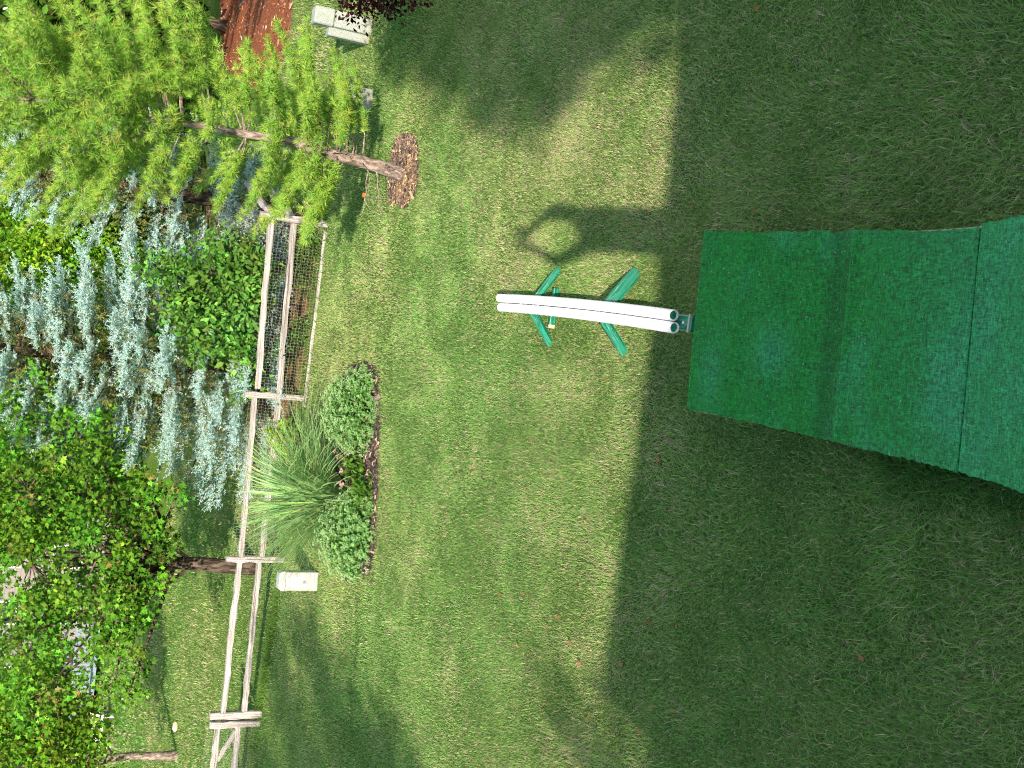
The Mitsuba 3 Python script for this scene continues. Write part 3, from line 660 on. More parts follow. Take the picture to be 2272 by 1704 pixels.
def pine(name, label, trunk, rads, radius, whorls, col, seed, per=6, dens=1.0, needle=0.105, first=0.16, extra=()):
    r = np.random.default_rng(seed); t = thing(name, label, 'pine tree')
    trunk = np.asarray(trunk, float); s = np.linspace(0, 1, len(trunk))
    put('trunk', tube(np.stack([np.interp(np.linspace(0, 1, 40), s, trunk[:, k]) + r.normal(0, 0.004, 40) for k in range(3)], 1), np.interp(np.linspace(0, 1, 40), s, rads), 12), 'm_bark', t, True)
    nb = MB(); TP, TD, TS = [], [], []
    sites = [(u, a + r.normal(0, 0.25), radius(u) * r.uniform(0.7, 1.12)) for u in np.linspace(first, 0.97, whorls) for a in np.arange(per) * 2 * math.pi / per + r.uniform(0, 6.28)]
    for u, a, L in list(extra) + sites:
        if extra and 0.24 < u < 0.47 and math.cos(a) < 0.1: L *= 0.68
        p = np.array([np.interp(u, s, trunk[:, k]) for k in range(3)])
        if 1:
            el = 0.12 + 0.75 * max(0, u - 0.35) + r.normal(0, 0.1)
            d = np.array([math.cos(a) * math.cos(el), math.sin(a) * math.cos(el), math.sin(el)])
            c = curve(p, d, L, 0.1 + 0.12 * r.random(), 8); c += np.cumsum(r.normal(0, 0.012, c.shape), 0) * L
            wb = MB(); wb.add(*tube(c, np.linspace(0.010, 0.0035, 8) * (0.5 + 0.5 * L), 5))
            m = max(4, int(L * 8.5))
            for q in np.r_[np.linspace(0.3, 0.97, m), 1.0]:
                b0 = np.array([np.interp(q, np.linspace(0, 1, 8), c[:, k]) for k in range(3)]); tan = unit(c[min(7, int(q * 7) + 1)] - c[max(0, int(q * 7) - 1)])
                sd = np.cross(tan, [0, 0, 1.0])
                for sg in ((-1, 1) if q < 1 else (0,)):
                    tw = unit(tan * r.uniform(0.5, 1.0) + sd * sg * r.uniform(0.5, 1.0) + np.array([0, 0, r.uniform(-0.05, 0.4)])) if sg else tan
                    l = (0.12 + 0.38 * (1 - q) * min(L, 1.6)) * r.uniform(0.6, 1.25) if sg else 0.1
                    e = curve(b0, tw, l, 0.15, 4); wb.add(*tube(e, np.linspace(0.0035, 0.002, 4), 3))
                    for w in (np.arange(0.2, 1.001, 0.11 / max(l, 0.1)) if l > 0.1 else (1.0,)):
                        w = min(w, 1.0); k3 = min(2, int(w * 3)); TP.append(e[k3] + (e[k3 + 1] - e[k3]) * (w * 3 - k3)); TD.append(unit(e[k3 + 1] - e[k3] + r.normal(0, 0.12, 3) * l)); TS.append(0.75 + 0.35 * w)
            wb.put('branch', 'm_bark', t)
    TP, TD, TS = np.array(TP), np.array(TD), np.array(TS)
    k = int(38 * dens); n = len(TP) * k
    P = np.repeat(TP, k, 0) - np.repeat(TD, k, 0) * r.uniform(0, 0.035, (n, 1)); ang = r.uniform(0.15, 1.45, n)
    x, y, z = basis(np.repeat(TD, k, 0), r); az = r.uniform(0, 6.28, n)
    d = z * np.cos(ang)[:, None] + (x * np.cos(az)[:, None] + y * np.sin(az)[:, None]) * np.sin(ang)[:, None] + np.array([0, 0, 0.06])
    base = np.repeat(vary(col, len(TP), r, 0.16, 0.08), k, 0)
    nb.add(*spikes(P, d, needle * np.repeat(TS, k) * r.uniform(0.75, 1.15, n), 0.0075, np.clip(base * np.exp(r.normal(0, 0.16, (n, 1))), 0, 0.6), r))
    nb.put('crown', 'm_needle', t)
    return t, len(TP) * k


YP = PINE[1]
tr = [PINE - [0, 0, 0.03]] + [aty(px, py, YP + dy) for px, py, dy in ((820, 363, 0), (742, 343, 0.0), (640, 312, 0.02), (430, 278, 0.05), (330, 258, 0.05), (250, 243, 0.05), (160, 232, 0.05), (40, 218, 0.05), (-120, 195, 0.1), (-280, 180, 0.1))]
pt, k1 = pine('pine_tree', 'bright green long needled pine leaning beside the flower lawn, in its mulch ring', tr, [0.105, 0.088, 0.078, 0.062, 0.042, 0.034, 0.028, 0.022, 0.016, 0.01, 0.005],
          lambda u: float(np.interp(u, [0.1, 0.22, 0.4, 0.6, 0.8, 1.0], [0.85, 1.35, 1.75, 1.55, 1.05, 0.3])), 21, (0.3, 0.57, 0.085), 41, per=8, first=0.19, extra=[(0.12, -0.15, 1.15), (0.14, 0.25, 1.3), (0.155, -0.5, 1.1), (0.17, 2.9, 0.9), (0.165, 0.6, 1.2)])
# bare dead twigs low on the trunk
for i in range(9):
    h = 0.3 + 0.1 * i; a = rg.uniform(0, 6.28); d = np.array([math.cos(a), math.sin(a) * 0.6, 0.15]); p = PINE + [-0.02 * i * 0, 0, h]; p[0] = np.interp(h, [q[2] for q in tr[:4]], [q[0] for q in tr[:4]])
    mb = MB(); c = curve(p, unit(d), rg.uniform(0.4, 0.75), -0.2, 6) + np.cumsum(rg.normal(0, 0.012, (6, 3)), 0); mb.add(*tube(c, np.linspace(0.01, 0.004, 6), 4))
    for q in range(2, 6): mb.add(*tube(curve(c[q], unit(d + rg.normal(0, 0.8, 3)), rg.uniform(0.12, 0.28), -0.3, 4), np.linspace(0.005, 0.002, 4), 3))
    mb.put('dead_twig', 'm_bark', pt)

b = aty(640, -205, 22.0); b[2] = 0
p2, k2 = pine('pine_tree', 'darker green farther pine at the edge of the red mulch bed', [b + np.array([0.0, 0, z]) for z in (0, 1.5, 3, 4.5, 6, 7.5, 8.6)], [0.12, 0.11, 0.1, 0.08, 0.05, 0.03, 0.01],
              lambda u: float(np.interp(u, [0.1, 0.3, 0.6, 1.0], [2.5, 2.6, 1.9, 0.3])), 15, (0.2, 0.4, 0.07), 43, per=6, dens=0.55, needle=0.15, first=0.13)


def spruce(name, label, base, height, rmax, seed, nb=12, step=0.31, face=-math.pi / 2):
    r = np.random.default_rng(seed); t = thing(name, label, 'spruce tree')
    put('trunk', tube([base, base + [0, 0, height * 0.5], base + [0, 0, height]], [0.16, 0.1, 0.01], 9), 'm_bark_dark', t, True)
    wood = MB(); P, Dr, Ln, Age = [], [], [], []
    for z in np.arange(0.25, height - 0.3, step):
        R = rmax * (1 - z / height) ** 0.85
        for i in range(nb):
            a = i * 2 * math.pi / nb + r.uniform(0, 6.28 / nb) + z * 2.1
            front = math.cos(a - face); dens = 1.0 if front > -0.25 else 0.3
            L = R * r.uniform(0.82, 1.12); d = np.array([math.cos(a), math.sin(a), -0.14 + r.normal(0, 0.1) + 0.35 * (z / height)])
            c = curve(base + [0, 0, z + r.normal(0, 0.1)], unit(d), L, 0.12, 7)
            wood.add(*tube(c, np.linspace(0.025, 0.006, 7), 4))
            sp = 0.105 / dens
            for q in np.arange(0.28, 1.0, sp / max(L, 0.3)):
                b0 = np.array([np.interp(q, np.linspace(0, 1, 7), c[:, k]) for k in range(3)]); tan = unit(c[-1] - c[0]); sd = unit(np.cross(tan, [0, 0, 1.0]))
                for sg in (-1, 1):
                    l = (0.14 + 0.5 * (1 - q)) * min(1.0, L / 1.4) * r.uniform(0.65, 1.15); tw = unit(tan * 0.8 + sd * sg * 0.75 + np.array([0, 0, r.normal(0.02, 0.12)]))
                    m = max(2, int(l / 0.085 * dens))
                    for w in np.linspace(0.25, 1.0, m):
                        x = b0 + tw * l * w; out = w * 0.6 + q * 0.5
                        for s2 in ((-1, 1) if w < 0.99 else (0,)):
                            dd = unit(tw * 0.9 + np.cross(tw, [0, 0, 1]) * s2 * 0.7 + np.array([0, 0, r.uniform(-0.05, 0.5)]))
                            P.append(x); Dr.append(dd); Ln.append(r.uniform(0.085, 0.15)); Age.append(out + r.normal(0, 0.1))
            for q in np.arange(0.12, 0.85, 0.11 / dens / max(L, 0.3)):       # older hanging sprays
                b0 = np.array([np.interp(q, np.linspace(0, 1, 7), c[:, k]) for k in range(3)]) + r.normal(0, 0.06, 3)
                for w in range(3): P.append(b0 - [0, 0, 0.06 * w + r.uniform(0, 0.05)]); Dr.append(unit(r.normal(0, 0.5, 3) + [0, 0, -0.8])); Ln.append(r.uniform(0.12, 0.2)); Age.append(0.3)
            for q in np.arange(0.3, 1.0, (0.026 if front > -0.25 else 0.2) / max(L, 0.3)):       # young shoots standing up along the bough
                b0 = np.array([np.interp(q, np.linspace(0, 1, 7), c[:, k]) for k in range(3)])
                P.append(b0 + r.normal(0, 0.1, 3) * [1, 1, 0.45]); Dr.append(unit((c[-1] - c[0]) * 0.6 / L + r.normal(0, 0.35, 3) + [0, 0, 0.6])); Ln.append(r.uniform(0.13, 0.2)); Age.append(1.0 + q * 0.2)
    labels[wood.put('branches', 'm_bark_dark', t)] = {'label': 'dark spreading boughs', 'kind': 'stuff'}
    P, Dr, Ln, Age = np.array(P), np.array(Dr), np.array(Ln), np.array(Age); n = len(P); k = 10
    young = np.clip((Age - 0.42) / 0.2, 0, 1)[:, None]
    col = vary([0.22, 0.25, 0.09], n, r, 0.2, 0.1) * (1 - young) + vary([0.43, 0.69, 0.64], n, r, 0.14, 0.05) * young
    x, y, zz = basis(Dr, r); az = (np.arange(k) * 2.4)[None, :] + r.uniform(0, 6.28, (n, 1)); pos = np.linspace(0.0, 0.92, k)[None, :, None]
    PP = P[:, None] + Dr[:, None] * Ln[:, None, None] * pos
    dd = Dr[:, None] * 0.75 + (x[:, None] * np.cos(az)[..., None] + y[:, None] * np.sin(az)[..., None])
    m = n * k
    v, f, c = spikes(PP.reshape(-1, 3), dd.reshape(-1, 3), 0.042, 0.018, np.clip(np.repeat(col, k, 0) * np.exp(r.normal(0, 0.1, (m, 1))), 0.01, 0.75), r)
    mb = MB(); mb.add(v, f, c); mb.put('crown', 'm_needle', t)
    return m


SA = at(700, 830) + [0.0, 0, 0]; SA = np.array([SA[0] - 0.1, 20.9, 0])
k3 = spruce('spruce_tree', 'wide blue green spruce with layered boughs reaching through the fence', SA, 9.0, 2.75, 51)
SB = aty(640, 470, 21.6); SB[2] = 0
k4 = spruce('spruce_tree', 'blue spruce partly hidden behind the bright pine', SB, 7.5, 1.9, 53, nb=9, step=0.42)


# ---------------------------------------------------------------- broadleaf trees
def broad(name, label, cat, base, th, blobs, col, leaf, size, per, seed, group=None, accent=None, bark='m_bark_dark', tr=0.13, lean=(0, 0), trunk=True, cl=0.42, limbs=True, bits=(), shrink=1.0):
    r = np.random.default_rng(seed); t = thing(name, label, cat, group); top = base + np.array([lean[0], lean[1], th])
    if trunk:
        zz = np.linspace(0, 1, 10); pts = base + np.outer(zz, top - base) + np.cumsum(r.normal(0, 0.012, (10, 3)), 0) * [1, 1, 0]
        put('trunk', tube(pts, np.interp(zz, [0, 0.08, 1], [tr * 1.25, tr, tr * 0.55]), 10), bark, t, True)
    mb = MB(); lb = MB(); CP, CN = [], []
    for bp, R in blobs:
        R = R * shrink
        bp = np.asarray(bp, float); n = max(3, int(per * R * R))
        if limbs:
            start = base + (top - base) * r.uniform(0.45, 0.95); mid = (start + bp) / 2 + r.normal(0, 0.12, 3) + [0, 0, -0.1]
            lb.add(*tube([start, mid, bp], [tr * 0.35, tr * 0.22, 0.015], 6))
        d = unit(r.normal(size=(n, 3))); rad = R * r.uniform(0.45, 1.05, n)[:, None]; q = bp + d * rad * [1, 1, 0.85]
        CP.append(q); CN.append(d)
        if limbs:
            for c in q[:: 3]: lb.add(*tube([bp, (bp + c) / 2 + r.normal(0, 0.05, 3), c], [0.016, 0.011, 0.004], 3))
    CP, CN = np.vstack(CP), np.vstack(CN); k = 30; n = len(CP) * k
    off = r.normal(0, 1, (n, 3)) * cl * 0.42; P = np.repeat(CP, k, 0) + off
    nr = unit(np.repeat(CN, k, 0) * 0.5 + r.normal(0, 0.55, (n, 3)) + np.array([0, -0.25, 0.55]))
    c = np.repeat(vary(col, len(CP), r, 0.3, 0.13), k, 0) * np.exp(r.normal(0, 0.28, (n, 1)))
    if accent is not None:
        m = np.repeat(r.random(len(CP)) < accent[1], k) & (r.random(n) < 0.5); c[m] = vary(accent[0], m.sum(), r)
    down = unit(off + np.array([0, 0, -0.25 * cl]) + r.normal(0, 0.15, (n, 3)))
    mb.add(*scatter(*leaf, P, nr, size * np.exp(r.normal(0, 0.22, n)), np.clip(c, 0.003, 0.7), r, t=down))
    for bp2, d2, l2 in bits: lb.add(*tube(curve(np.asarray(bp2, float), unit(d2), l2, 0.3, 6), np.linspace(0.05, 0.02, 6), 6))
    if lb.v: lb.put('limbs', bark, t)
    mb.put('crown', 'm_leaf', t)
    return t, n


def blob(px, py, y, R): return aty(px, py, y), R


MA = np.array([at(567, 1254)[0], 20.8, 0])
mapleblobs = [blob(50, 930, 20.0, 1.0), blob(170, 955, 19.9, 0.75), blob(230, 1010, 19.8, 0.6), blob(60, 1090, 19.8, 1.1), blob(190, 1100, 19.7, 0.9), blob(320, 1060, 19.6, 0.5), blob(340, 1130, 19.7, 0.6), blob(395, 1095, 19.5, 0.22), blob(355, 1190, 19.9, 0.5), blob(70, 1250, 19.7, 1.1),
              blob(220, 1230, 19.6, 1.05), blob(330, 1270, 19.6, 0.55), blob(80, 1400, 19.8, 1.0), blob(215, 1350, 19.7, 0.95), blob(300, 1375, 19.6, 0.6), blob(260, 1300, 20.6, 0.8), blob(250, 1420, 20.6, 0.6), blob(230, 1030, 20.8, 0.9), blob(275, 1440, 19.7, 0.5), blob(320, 1490, 19.8, 0.25), blob(255, 1510, 19.9, 0.3), blob(130, 1500, 20.0, 0.65), blob(60, 1560, 20.1, 0.8), blob(285, 1540, 19.9, 0.2),
              blob(-90, 1000, 20.5, 1.3), blob(-90, 1200, 20.6, 1.4), blob(-90, 1400, 20.6, 1.3), blob(40, 1150, 21.8, 1.2), blob(150, 1300, 22.0, 1.2), blob(-220, 1200, 20.8, 1.4), blob(250, 1150, 21.6, 0.9), blob(60, 1450, 21.6, 1.0)]
_, k5 = broad('maple_tree', 'broad lobed leaf maple with a dark forked trunk just beyond the fence', 'maple tree', MA, 3.0, mapleblobs, (0.105, 0.27, 0.028), LOBED, 0.088, 40, 61, accent=((0.26, 0.24, 0.07), 0.05), tr=0.15, cl=0.25, shrink=0.87,
              bits=((MA + [0, -0.05, 1.15], [0.45, -0.1, 0.5], 0.9), (MA + [0, -0.05, 1.25], [-0.5, -0.1, 0.45], 0.9), (MA + [0.05, 0, 1.3], [0.25, 0, 0.9], 1.3)))
M2 = at(395, 1677)
b2l = [blob(130, 1640, M2[1], 1.5), blob(60, 1560, M2[1] + 1, 1.6), blob(40, 1700, M2[1], 1.6), blob(180, 1560, M2[1] + 0.3, 0.6), blob(170, 1720, M2[1], 1.1), blob(-60, 1620, M2[1] + 0.5, 2.0), blob(200, 1650, M2[1] - 0.3, 0.6)]
_, k6 = broad('maple_tree', 'smaller maple with a pale slim trunk far back at the left', 'maple tree', M2, 3.2, b2l, (0.13, 0.28, 0.025), LOBED, 0.13, 18, 63, accent=((0.34, 0.2, 0.08), 0.08), bark='m_bark', tr=0.11, cl=0.5)
b3l = [blob(60, 600, 25, 1.4), blob(150, 560, 25, 1.2), blob(240, 570, 25, 1.0), blob(170, 650, 25.3, 1.0), blob(40, 700, 25.5, 1.3), blob(330, 590, 24.6, 0.8), blob(-80, 620, 25.6, 1.8), blob(100, 480, 25.5, 1.0)]
bb = aty(330, 600, 25.2); bb[2] = 0
_, k7 = broad('small_leaf_tree', 'bright green small leaved tree showing between the two spruces', 'tree', bb, 2.6, b3l, (0.15, 0.37, 0.025), DIAMOND, 0.11, 34, 65, tr=0.09)
# far trees that close the view
FAR = [((40, 330), 30, 'leafy tree behind the top of the bright pine', (0.07, 0.16, 0.02), 3.0), ((60, 150), 33, 'dark green tree behind the two pines', (0.05, 0.12, 0.02), 3.4), ((60, -40), 31, 'dark tree at the upper edge beyond the red mulch', (0.045, 0.11, 0.02), 3.2), ((20, 820), 34, 'tree showing between the spruce and the maple', (0.07, 0.17, 0.02), 2.6),
       ((20, 1010), 42, 'far tree behind the near maple crown', (0.06, 0.15, 0.02), 4.0), ((10, 1260), 58, 'far tree beside the pale house', (0.055, 0.14, 0.02), 5.0), ((40, 560), 40, 'far leafy tree behind the small leaved tree', (0.06, 0.15, 0.02), 4.0), ((110, 1690), 50, 'far tree at the left end of the view', (0.05, 0.13, 0.02), 4.0)]
for i, ((px, py), Y, lab, col, R) in enumerate(FAR):
    g = aty(px, py, Y); cz = max(R * 0.95, 3.0)
    c0 = np.array([g[0], Y, cz]); r = np.random.default_rng(70 + i); bl = [(c0 + r.normal(0, 0.42, 3) * R * [1, 0.7, 0.8], R * r.uniform(0.4, 0.6)) for _ in range(9)]
    broad('background_tree', lab, 'tree', np.array([g[0], Y, 0]), cz, bl, col, DIAMOND, 0.24 + 0.004 * Y, 11, 80 + i, tr=0.15, cl=0.9, limbs=False)
# shrub behind the fence
shb = [blob(400, 650, 19.0, 0.55), blob(470, 600, 18.9, 0.6), blob(520, 680, 18.7, 0.6), blob(450, 740, 18.9, 0.6), blob(540, 780, 18.65, 0.42), blob(550, 600, 18.7, 0.45), blob(560, 845, 18.6, 0.25), blob(360, 600, 19.2, 0.35), blob(505, 560, 18.9, 0.4), blob(570, 560, 18.6, 0.3)]
sb = aty(640, 680, 19.1); sb[2] = 0
_, k8 = broad('leafy_shrub', 'mid green broad leaved shrub bulging over the fence between pine and spruce', 'shrub', sb, 1.0, shb, (0.11, 0.28, 0.05), OVATE, 0.115, 75, 67, tr=0.045, cl=0.3)
sv = [blob(525, 475, 18.5, 0.22), blob(550, 500, 18.4, 0.2), blob(520, 510, 18.6, 0.2), blob(600, 525, 18.3, 0.18), blob(630, 430, 18.5, 0.2)]
s0 = aty(690, 490, 18.4); s0[2] = 0
broad('silver_shrub', 'silvery shrub with tiny white flowers at the fence corner post', 'shrub', s0, 0.6, sv, (0.2, 0.3, 0.26), SLIM, 0.05, 420, 68, accent=((0.75, 0.75, 0.7), 0.5), tr=0.02, cl=0.2)
sp_ = [blob(612, 970, 17.95, 0.14), blob(632, 985, 17.95, 0.13), blob(640, 962, 17.95, 0.1)]
s1 = aty(670, 975, 18.0); s1[2] = 0
broad('maple_sapling', 'bright yellow green maple seedling growing against the lower fence rail', 'sapling', s1, 0.35, sp_, (0.2, 0.36, 0.03), LOBED, 0.1, 130, 69, tr=0.008, cl=0.16)
# weeds at the foot of the fence
for i, (px, py, R, col, lab) in enumerate([(680, 545, 0.28, (0.07, 0.15, 0.03), 'leafy weeds behind the bottom board nearest the corner post'), (655, 610, 0.2, (0.09, 0.17, 0.04), 'weedy tuft in the soil behind the fence, left of the corner weeds'), (690, 640, 0.16, (0.12, 0.18, 0.05), 'sparse pale weeds in the dry strip behind the bottom board'), (660, 740, 0.2, (0.07, 0.16, 0.03), 'green vine climbing the wire under the lower rail'), (625, 780, 0.18, (0.06, 0.12, 0.04), 'dull weeds between the two rails, near the shrub')]):
    g = onplane(px, py, A + [0, 0.25, 0], B + [0, 0.25, 0]); g0 = g.copy(); g0[2] = 0
    broad('weed', lab, 'weed', g0, max(g[2], 0.1), [(g, R), (g + [0.1, 0.05, -0.1], R * 0.7)], col, OVATE, 0.065, 420, 90 + i, tr=0.008, cl=0.16)

# purple leaved tree at the right, only its lower boughs reach into the view
pb = [blob(795, 18, 13.0, 0.13), blob(775, -2, 13.0, 0.12), blob(840, 10, 12.8, 0.14), blob(870, 2, 12.9, 0.12), blob(820, -40, 12.6, 0.35), blob(745, -45, 13.1, 0.12), blob(900, -50, 12.6, 0.4), blob(800, -150, 13.0, 0.6), blob(720, -260, 13.2, 0.7), blob(850, -240, 12.5, 0.8), blob(640, -330, 13.4, 0.7)]
P0 = np.array([6.9, 13.4, 0])
broad('purple_leaf_tree', 'dark purple leaved plum tree reaching in beside the tall utility box', 'plum tree', P0, 1.6, pb, (0.045, 0.016, 0.02), DIAMOND, 0.065, 190, 101, accent=((0.1, 0.03, 0.03), 0.1), tr=0.09, cl=0.2, shrink=0.85)

# trees outside the frame whose shade falls on the lawn
# (tall trees on the sunny side of the house, behind the camera)
RS = [(880, 60, .3), (930, 120, .3), (870, 150, .2), (980, 60, .4), (1010, 150, .35), (1060, 220, .25), (1050, 60, .5), (1110, 130, .4), (1140, 40, .5), (1180, 200, .25), (1190, 265, .12), (1230, 100, .35), (1290, 90, .15), (1270, 20, .35), (1340, 50, .2), (1420, 15, .25), (900, -60, .5), (1050, -100, .6), (1200, -80, .6), (1350, -60, .5), (1100, -250, .9), (900, -200, .8), (1250, -250, .8)]
LS = [(640, 1360, .25), (610, 1430, .3), (690, 1440, .35), (620, 1530, .4), (720, 1530, .4), (790, 1560, .3), (660, 1640, .5), (770, 1640, .4), (850, 1660, .3), (590, 1700, .5), (700, 1760, .6), (830, 1760, .5), (900, 1740, .35), (620, 1880, .9), (800, 1880, .8), (1325, 1620, .17), (1322, 1710, .24)]
for lab, spots, cx, sd in (('tall tree behind the house throwing the ragged shade at the upper edge of the lawn', RS, 1.2, 103), ('tall tree behind the house throwing the broad soft shade before the gate', LS, -9.0, 105)):
    bl = [(shp(px, py, -10.5 + 0.6 * math.sin(px)), R * 1.15) for px, py, R in spots]
    broad('shade_tree', lab, 'tree', np.array([np.mean([b[0][0] for b in bl]), -10.8, 0]), 7.0, bl, (0.1, 0.22, 0.03), DIAMOND, 0.17, 80 if cx > 0 else 60, sd, tr=0.2, cl=0.3 if cx > 0 else 0.5)


# ---------------------------------------------------------------- flower bed plants
def sedum(label, c, R, h, seed):
    r = np.random.default_rng(seed); t = thing('sedum_plant', label, 'sedum'); n = 420
    u = r.random(n); th = np.arccos(1 - u * 0.98); az = r.uniform(0, 6.28, n)
    d = np.c_[np.sin(th) * np.cos(az), np.sin(th) * np.sin(az), np.cos(th)]
    tip = c + d * [R, R * 0.85, h] * r.uniform(0.9, 1.08, (n, 1)); tip[:, 2] = np.maximum(tip[:, 2], 0.05)
    st = MB(); lf = MB(); hd = MB(); root = c + np.c_[r.normal(0, 0.08, (n, 2)), np.zeros(n)]
    root = c + (tip - c) * [0.35, 0.35, 0]
    for a, b in zip(root[::2], tip[::2]): st.add(*tube([a, (a + b) / 2 + [0, 0, 0.03], b], [0.006, 0.005, 0.004], 3), c=(0.16, 0.26, 0.1))
    k = 13; m = n * k; w = r.uniform(0.25, 0.97, m); a, b = np.repeat(root, k, 0), np.repeat(tip, k, 0)
    P = a + (b - a) * w[:, None] + [0, 0, 0.0]; ax_ = unit(b - a); out = unit(np.cross(ax_, r.normal(size=(m, 3)))); ld = unit(out + ax_ * 0.55)
    lf.add(*scatter(*OVATE, P, unit(ax_ + 0.35 * r.normal(size=(m, 3))), r.uniform(0.04, 0.065, m), vary([0.17, 0.4, 0.11], m, r, 0.18, 0.08), r, t=ld)); lf.put('leaves', 'm_leaf', t)
    st.put('stems', 'm_vc', t)
    q = 16; m = n * q; g = r.uniform(0, 6.28, m); rad = 0.033 * np.sqrt(r.random(m)); x, y, z = basis(np.repeat(unit(tip - root + [0, 0, 0.12]), q, 0), r)
    P = np.repeat(tip, q, 0) + x * (np.cos(g) * rad)[:, None] + y * (np.sin(g) * rad)[:, None] + z * (0.016 - rad * 0.35)[:, None]
    OCT = (np.array([(1, 0, 0), (-1, 0, 0), (0, 1, 0), (0, -1, 0), (0, 0, 1.2)]) * 0.5, np.array([(0, 2, 4), (2, 1, 4), (1, 3, 4), (3, 0, 4)]))
    hd.add(*scatter(*OCT, P, z, r.uniform(0.010, 0.016, m), vary([0.36, 0.6, 0.27], m, r, 0.12, 0.05), r)); hd.put('flower_heads', 'm_leaf', t)


c1 = aty(800, 912, 14.5); c1[2] = 0
c2 = aty(800, 1182, 14.15); c2[2] = 0
sedum('rounded pale green sedum mound at the right end of the flower bed', c1, 0.62, 0.66, 111)
sedum('rounded pale green sedum mound at the left end of the flower bed', c2, 0.66, 0.66, 113)
gc = aty(775, 1110, 15.1); gc[2] = 0
gt = thing('ornamental_grass', 'tall fountain of arching ornamental grass behind the sedum mounds', 'ornamental grass')
r = np.random.default_rng(115); mb = MB()
for i in range(1250):
    az = r.uniform(0, 6.28); L = r.uniform(1.0, 2.0); el = r.uniform(0.75, 1.5); h = np.array([math.cos(az), math.sin(az), 0])
    t = np.linspace(0, 1, 9); droop = r.uniform(0.25, 0.9)
    rr_ = L * (math.cos(el) * t + 0.35 * droop * t ** 2.5); zz = L * (math.sin(el) * t - 0.5 * droop * t ** 3)
    p = gc + h * r.uniform(0, 0.2) + np.outer(rr_, h) + np.outer(np.maximum(zz, 0.03 + 0 * zz), [0, 0, 1.0]) + np.cumsum(r.normal(0, 0.006, (9, 3)), 0)
    s = np.array([-h[1], h[0], 0]); w = 0.0085 * np.minimum(1.0, (1.02 - t) * 3)[:, None] * r.uniform(0.8, 1.3)
    V = np.stack([p - s * w, p + s * w + [0, 0, 0.002]], 1).reshape(-1, 3); F = np.array([(2 * k, 2 * k + 1, 2 * k + 3, 2 * k + 2) for k in range(8)])
    mb.add(V, F, vary([0.33, 0.56, 0.22], 1, r, 0.2, 0.08) if r.random() > 0.05 else [0.42, 0.36, 0.2])
mb.put('blades', 'm_leaf', gt)
for i, (px, py, fl, lab) in enumerate([(800, 1045, [(742, 1000), (750, 1010), (764, 1032), (757, 1044)], 'small lily plant with pink flowers between the right sedum and the grass'), (822, 1095, [(759, 1076), (755, 1073)], 'small lily plant with a pink flower beside the left sedum')]):
    g = at(px + 14, py); g = np.array([g[0], g[1] + 0.12, 0]); t = thing('lily_plant', lab, 'flowering plant'); r = np.random.default_rng(120 + i)
    n = 170; az = r.uniform(0, 6.28, n); ld = np.c_[np.cos(az), np.sin(az), r.uniform(0.2, 1.5, n)]; P = g + np.c_[r.normal(0, 0.1, (n, 2)), r.uniform(0.02, 0.28, n)]
    mb = MB(); mb.add(*scatter(*OVATE, P, unit(np.c_[r.normal(0, 0.5, (n, 2)), np.ones(n)]), r.uniform(0.06, 0.11, n), vary([0.1, 0.24, 0.035], n, r, 0.25, 0.1), r, t=unit(ld))); mb.put('leaves', 'm_leaf', t)
    for fx, fy in fl:
        q = aty(fx, fy, g[1] - 0.05); stem = [g + [0, 0, 0.02], (g + q) / 2 + [0, 0.02, 0.06], q]
        mb = MB(); mb.add(*tube(stem, 0.005, 4), c=(0.12, 0.26, 0.06)); mb.put('stem', 'm_vc', t)
        mb = MB(); n = 8; az = r.uniform(0, 6.28, n)
        mb.add(*scatter(*OVATE, np.repeat(q[None], n, 0) + r.normal(0, 0.012, (n, 3)), unit(r.normal(size=(n, 3))), r.uniform(0.03, 0.05, n), vary([0.8, 0.45, 0.52], n, r, 0.15, 0.06), r, t=unit(np.c_[np.cos(az), np.sin(az) - 0.4, r.uniform(-0.3, 0.8, n)]))); mb.put('flower', 'm_leaf', t)

# ---------------------------------------------------------------- far houses and bits glimpsed through the leaves
hs = thing('far_house', 'pale house with a blue grey deck railing glimpsed through the maple leaves', 'house')
hx, hy = aty(200, 1520, 50.0)[:2]
put('wall', box(hx - 9, hx + 7, hy + 3, hy + 12, 0, 5.4), 'm_far_siding', hs)
put('roof', hull([(hx - 9.5, hy + 2.5, 5.45), (hx + 7.5, hy + 2.5, 5.45), (hx - 9.5, hy + 12.5, 5.45), (hx + 7.5, hy + 12.5, 5.45), (hx - 9.5, hy + 7.5, 8.2), (hx + 7.5, hy + 7.5, 8.2)]), 'm_roof', hs)
for x in (-7, -4, -1, 2, 4.6):
    for z in (1.0, 3.6):
        w = put('window', box(hx + x, hx + x + 1.1, hy + 2.93, hy + 2.998, z, z + 1.3), 'm_white', hs)
        scene[w + '__pane'] = mikit.ply(box(hx + x + 0.08, hx + x + 1.02, hy + 2.915, hy + 2.929, z + 0.08, z + 1.22), 'm_glass_dark')
put('deck', box(hx - 6, hx + 2.6, hy, hy + 2.9, 0.22, 0.36), 'm_blue_paint', hs)
z1 = 1.12
for z in (0.44, z1):
    put('hand_rail', box(hx - 6, hx + 2.6, hy, hy + 0.08, z, z + 0.08), 'm_blue_paint', hs)
mbx = np.arange(hx - 5.95, hx + 2.6, 0.2)
for x in mbx: put('baluster', box(x, x + 0.12, hy + 0.02, hy + 0.06, 0.522, z1 - 0.002), 'm_blue_paint', hs)
h2 = thing('far_house', 'tan far house with white porch posts glimpsed behind the spruces', 'house')
q = aty(200, 620, 62.0); hx, hy = q[0], 62.0
put('wall', box(hx - 6, hx + 7, hy + 2, hy + 10, 0, 5.0), 'm_far_siding', h2)
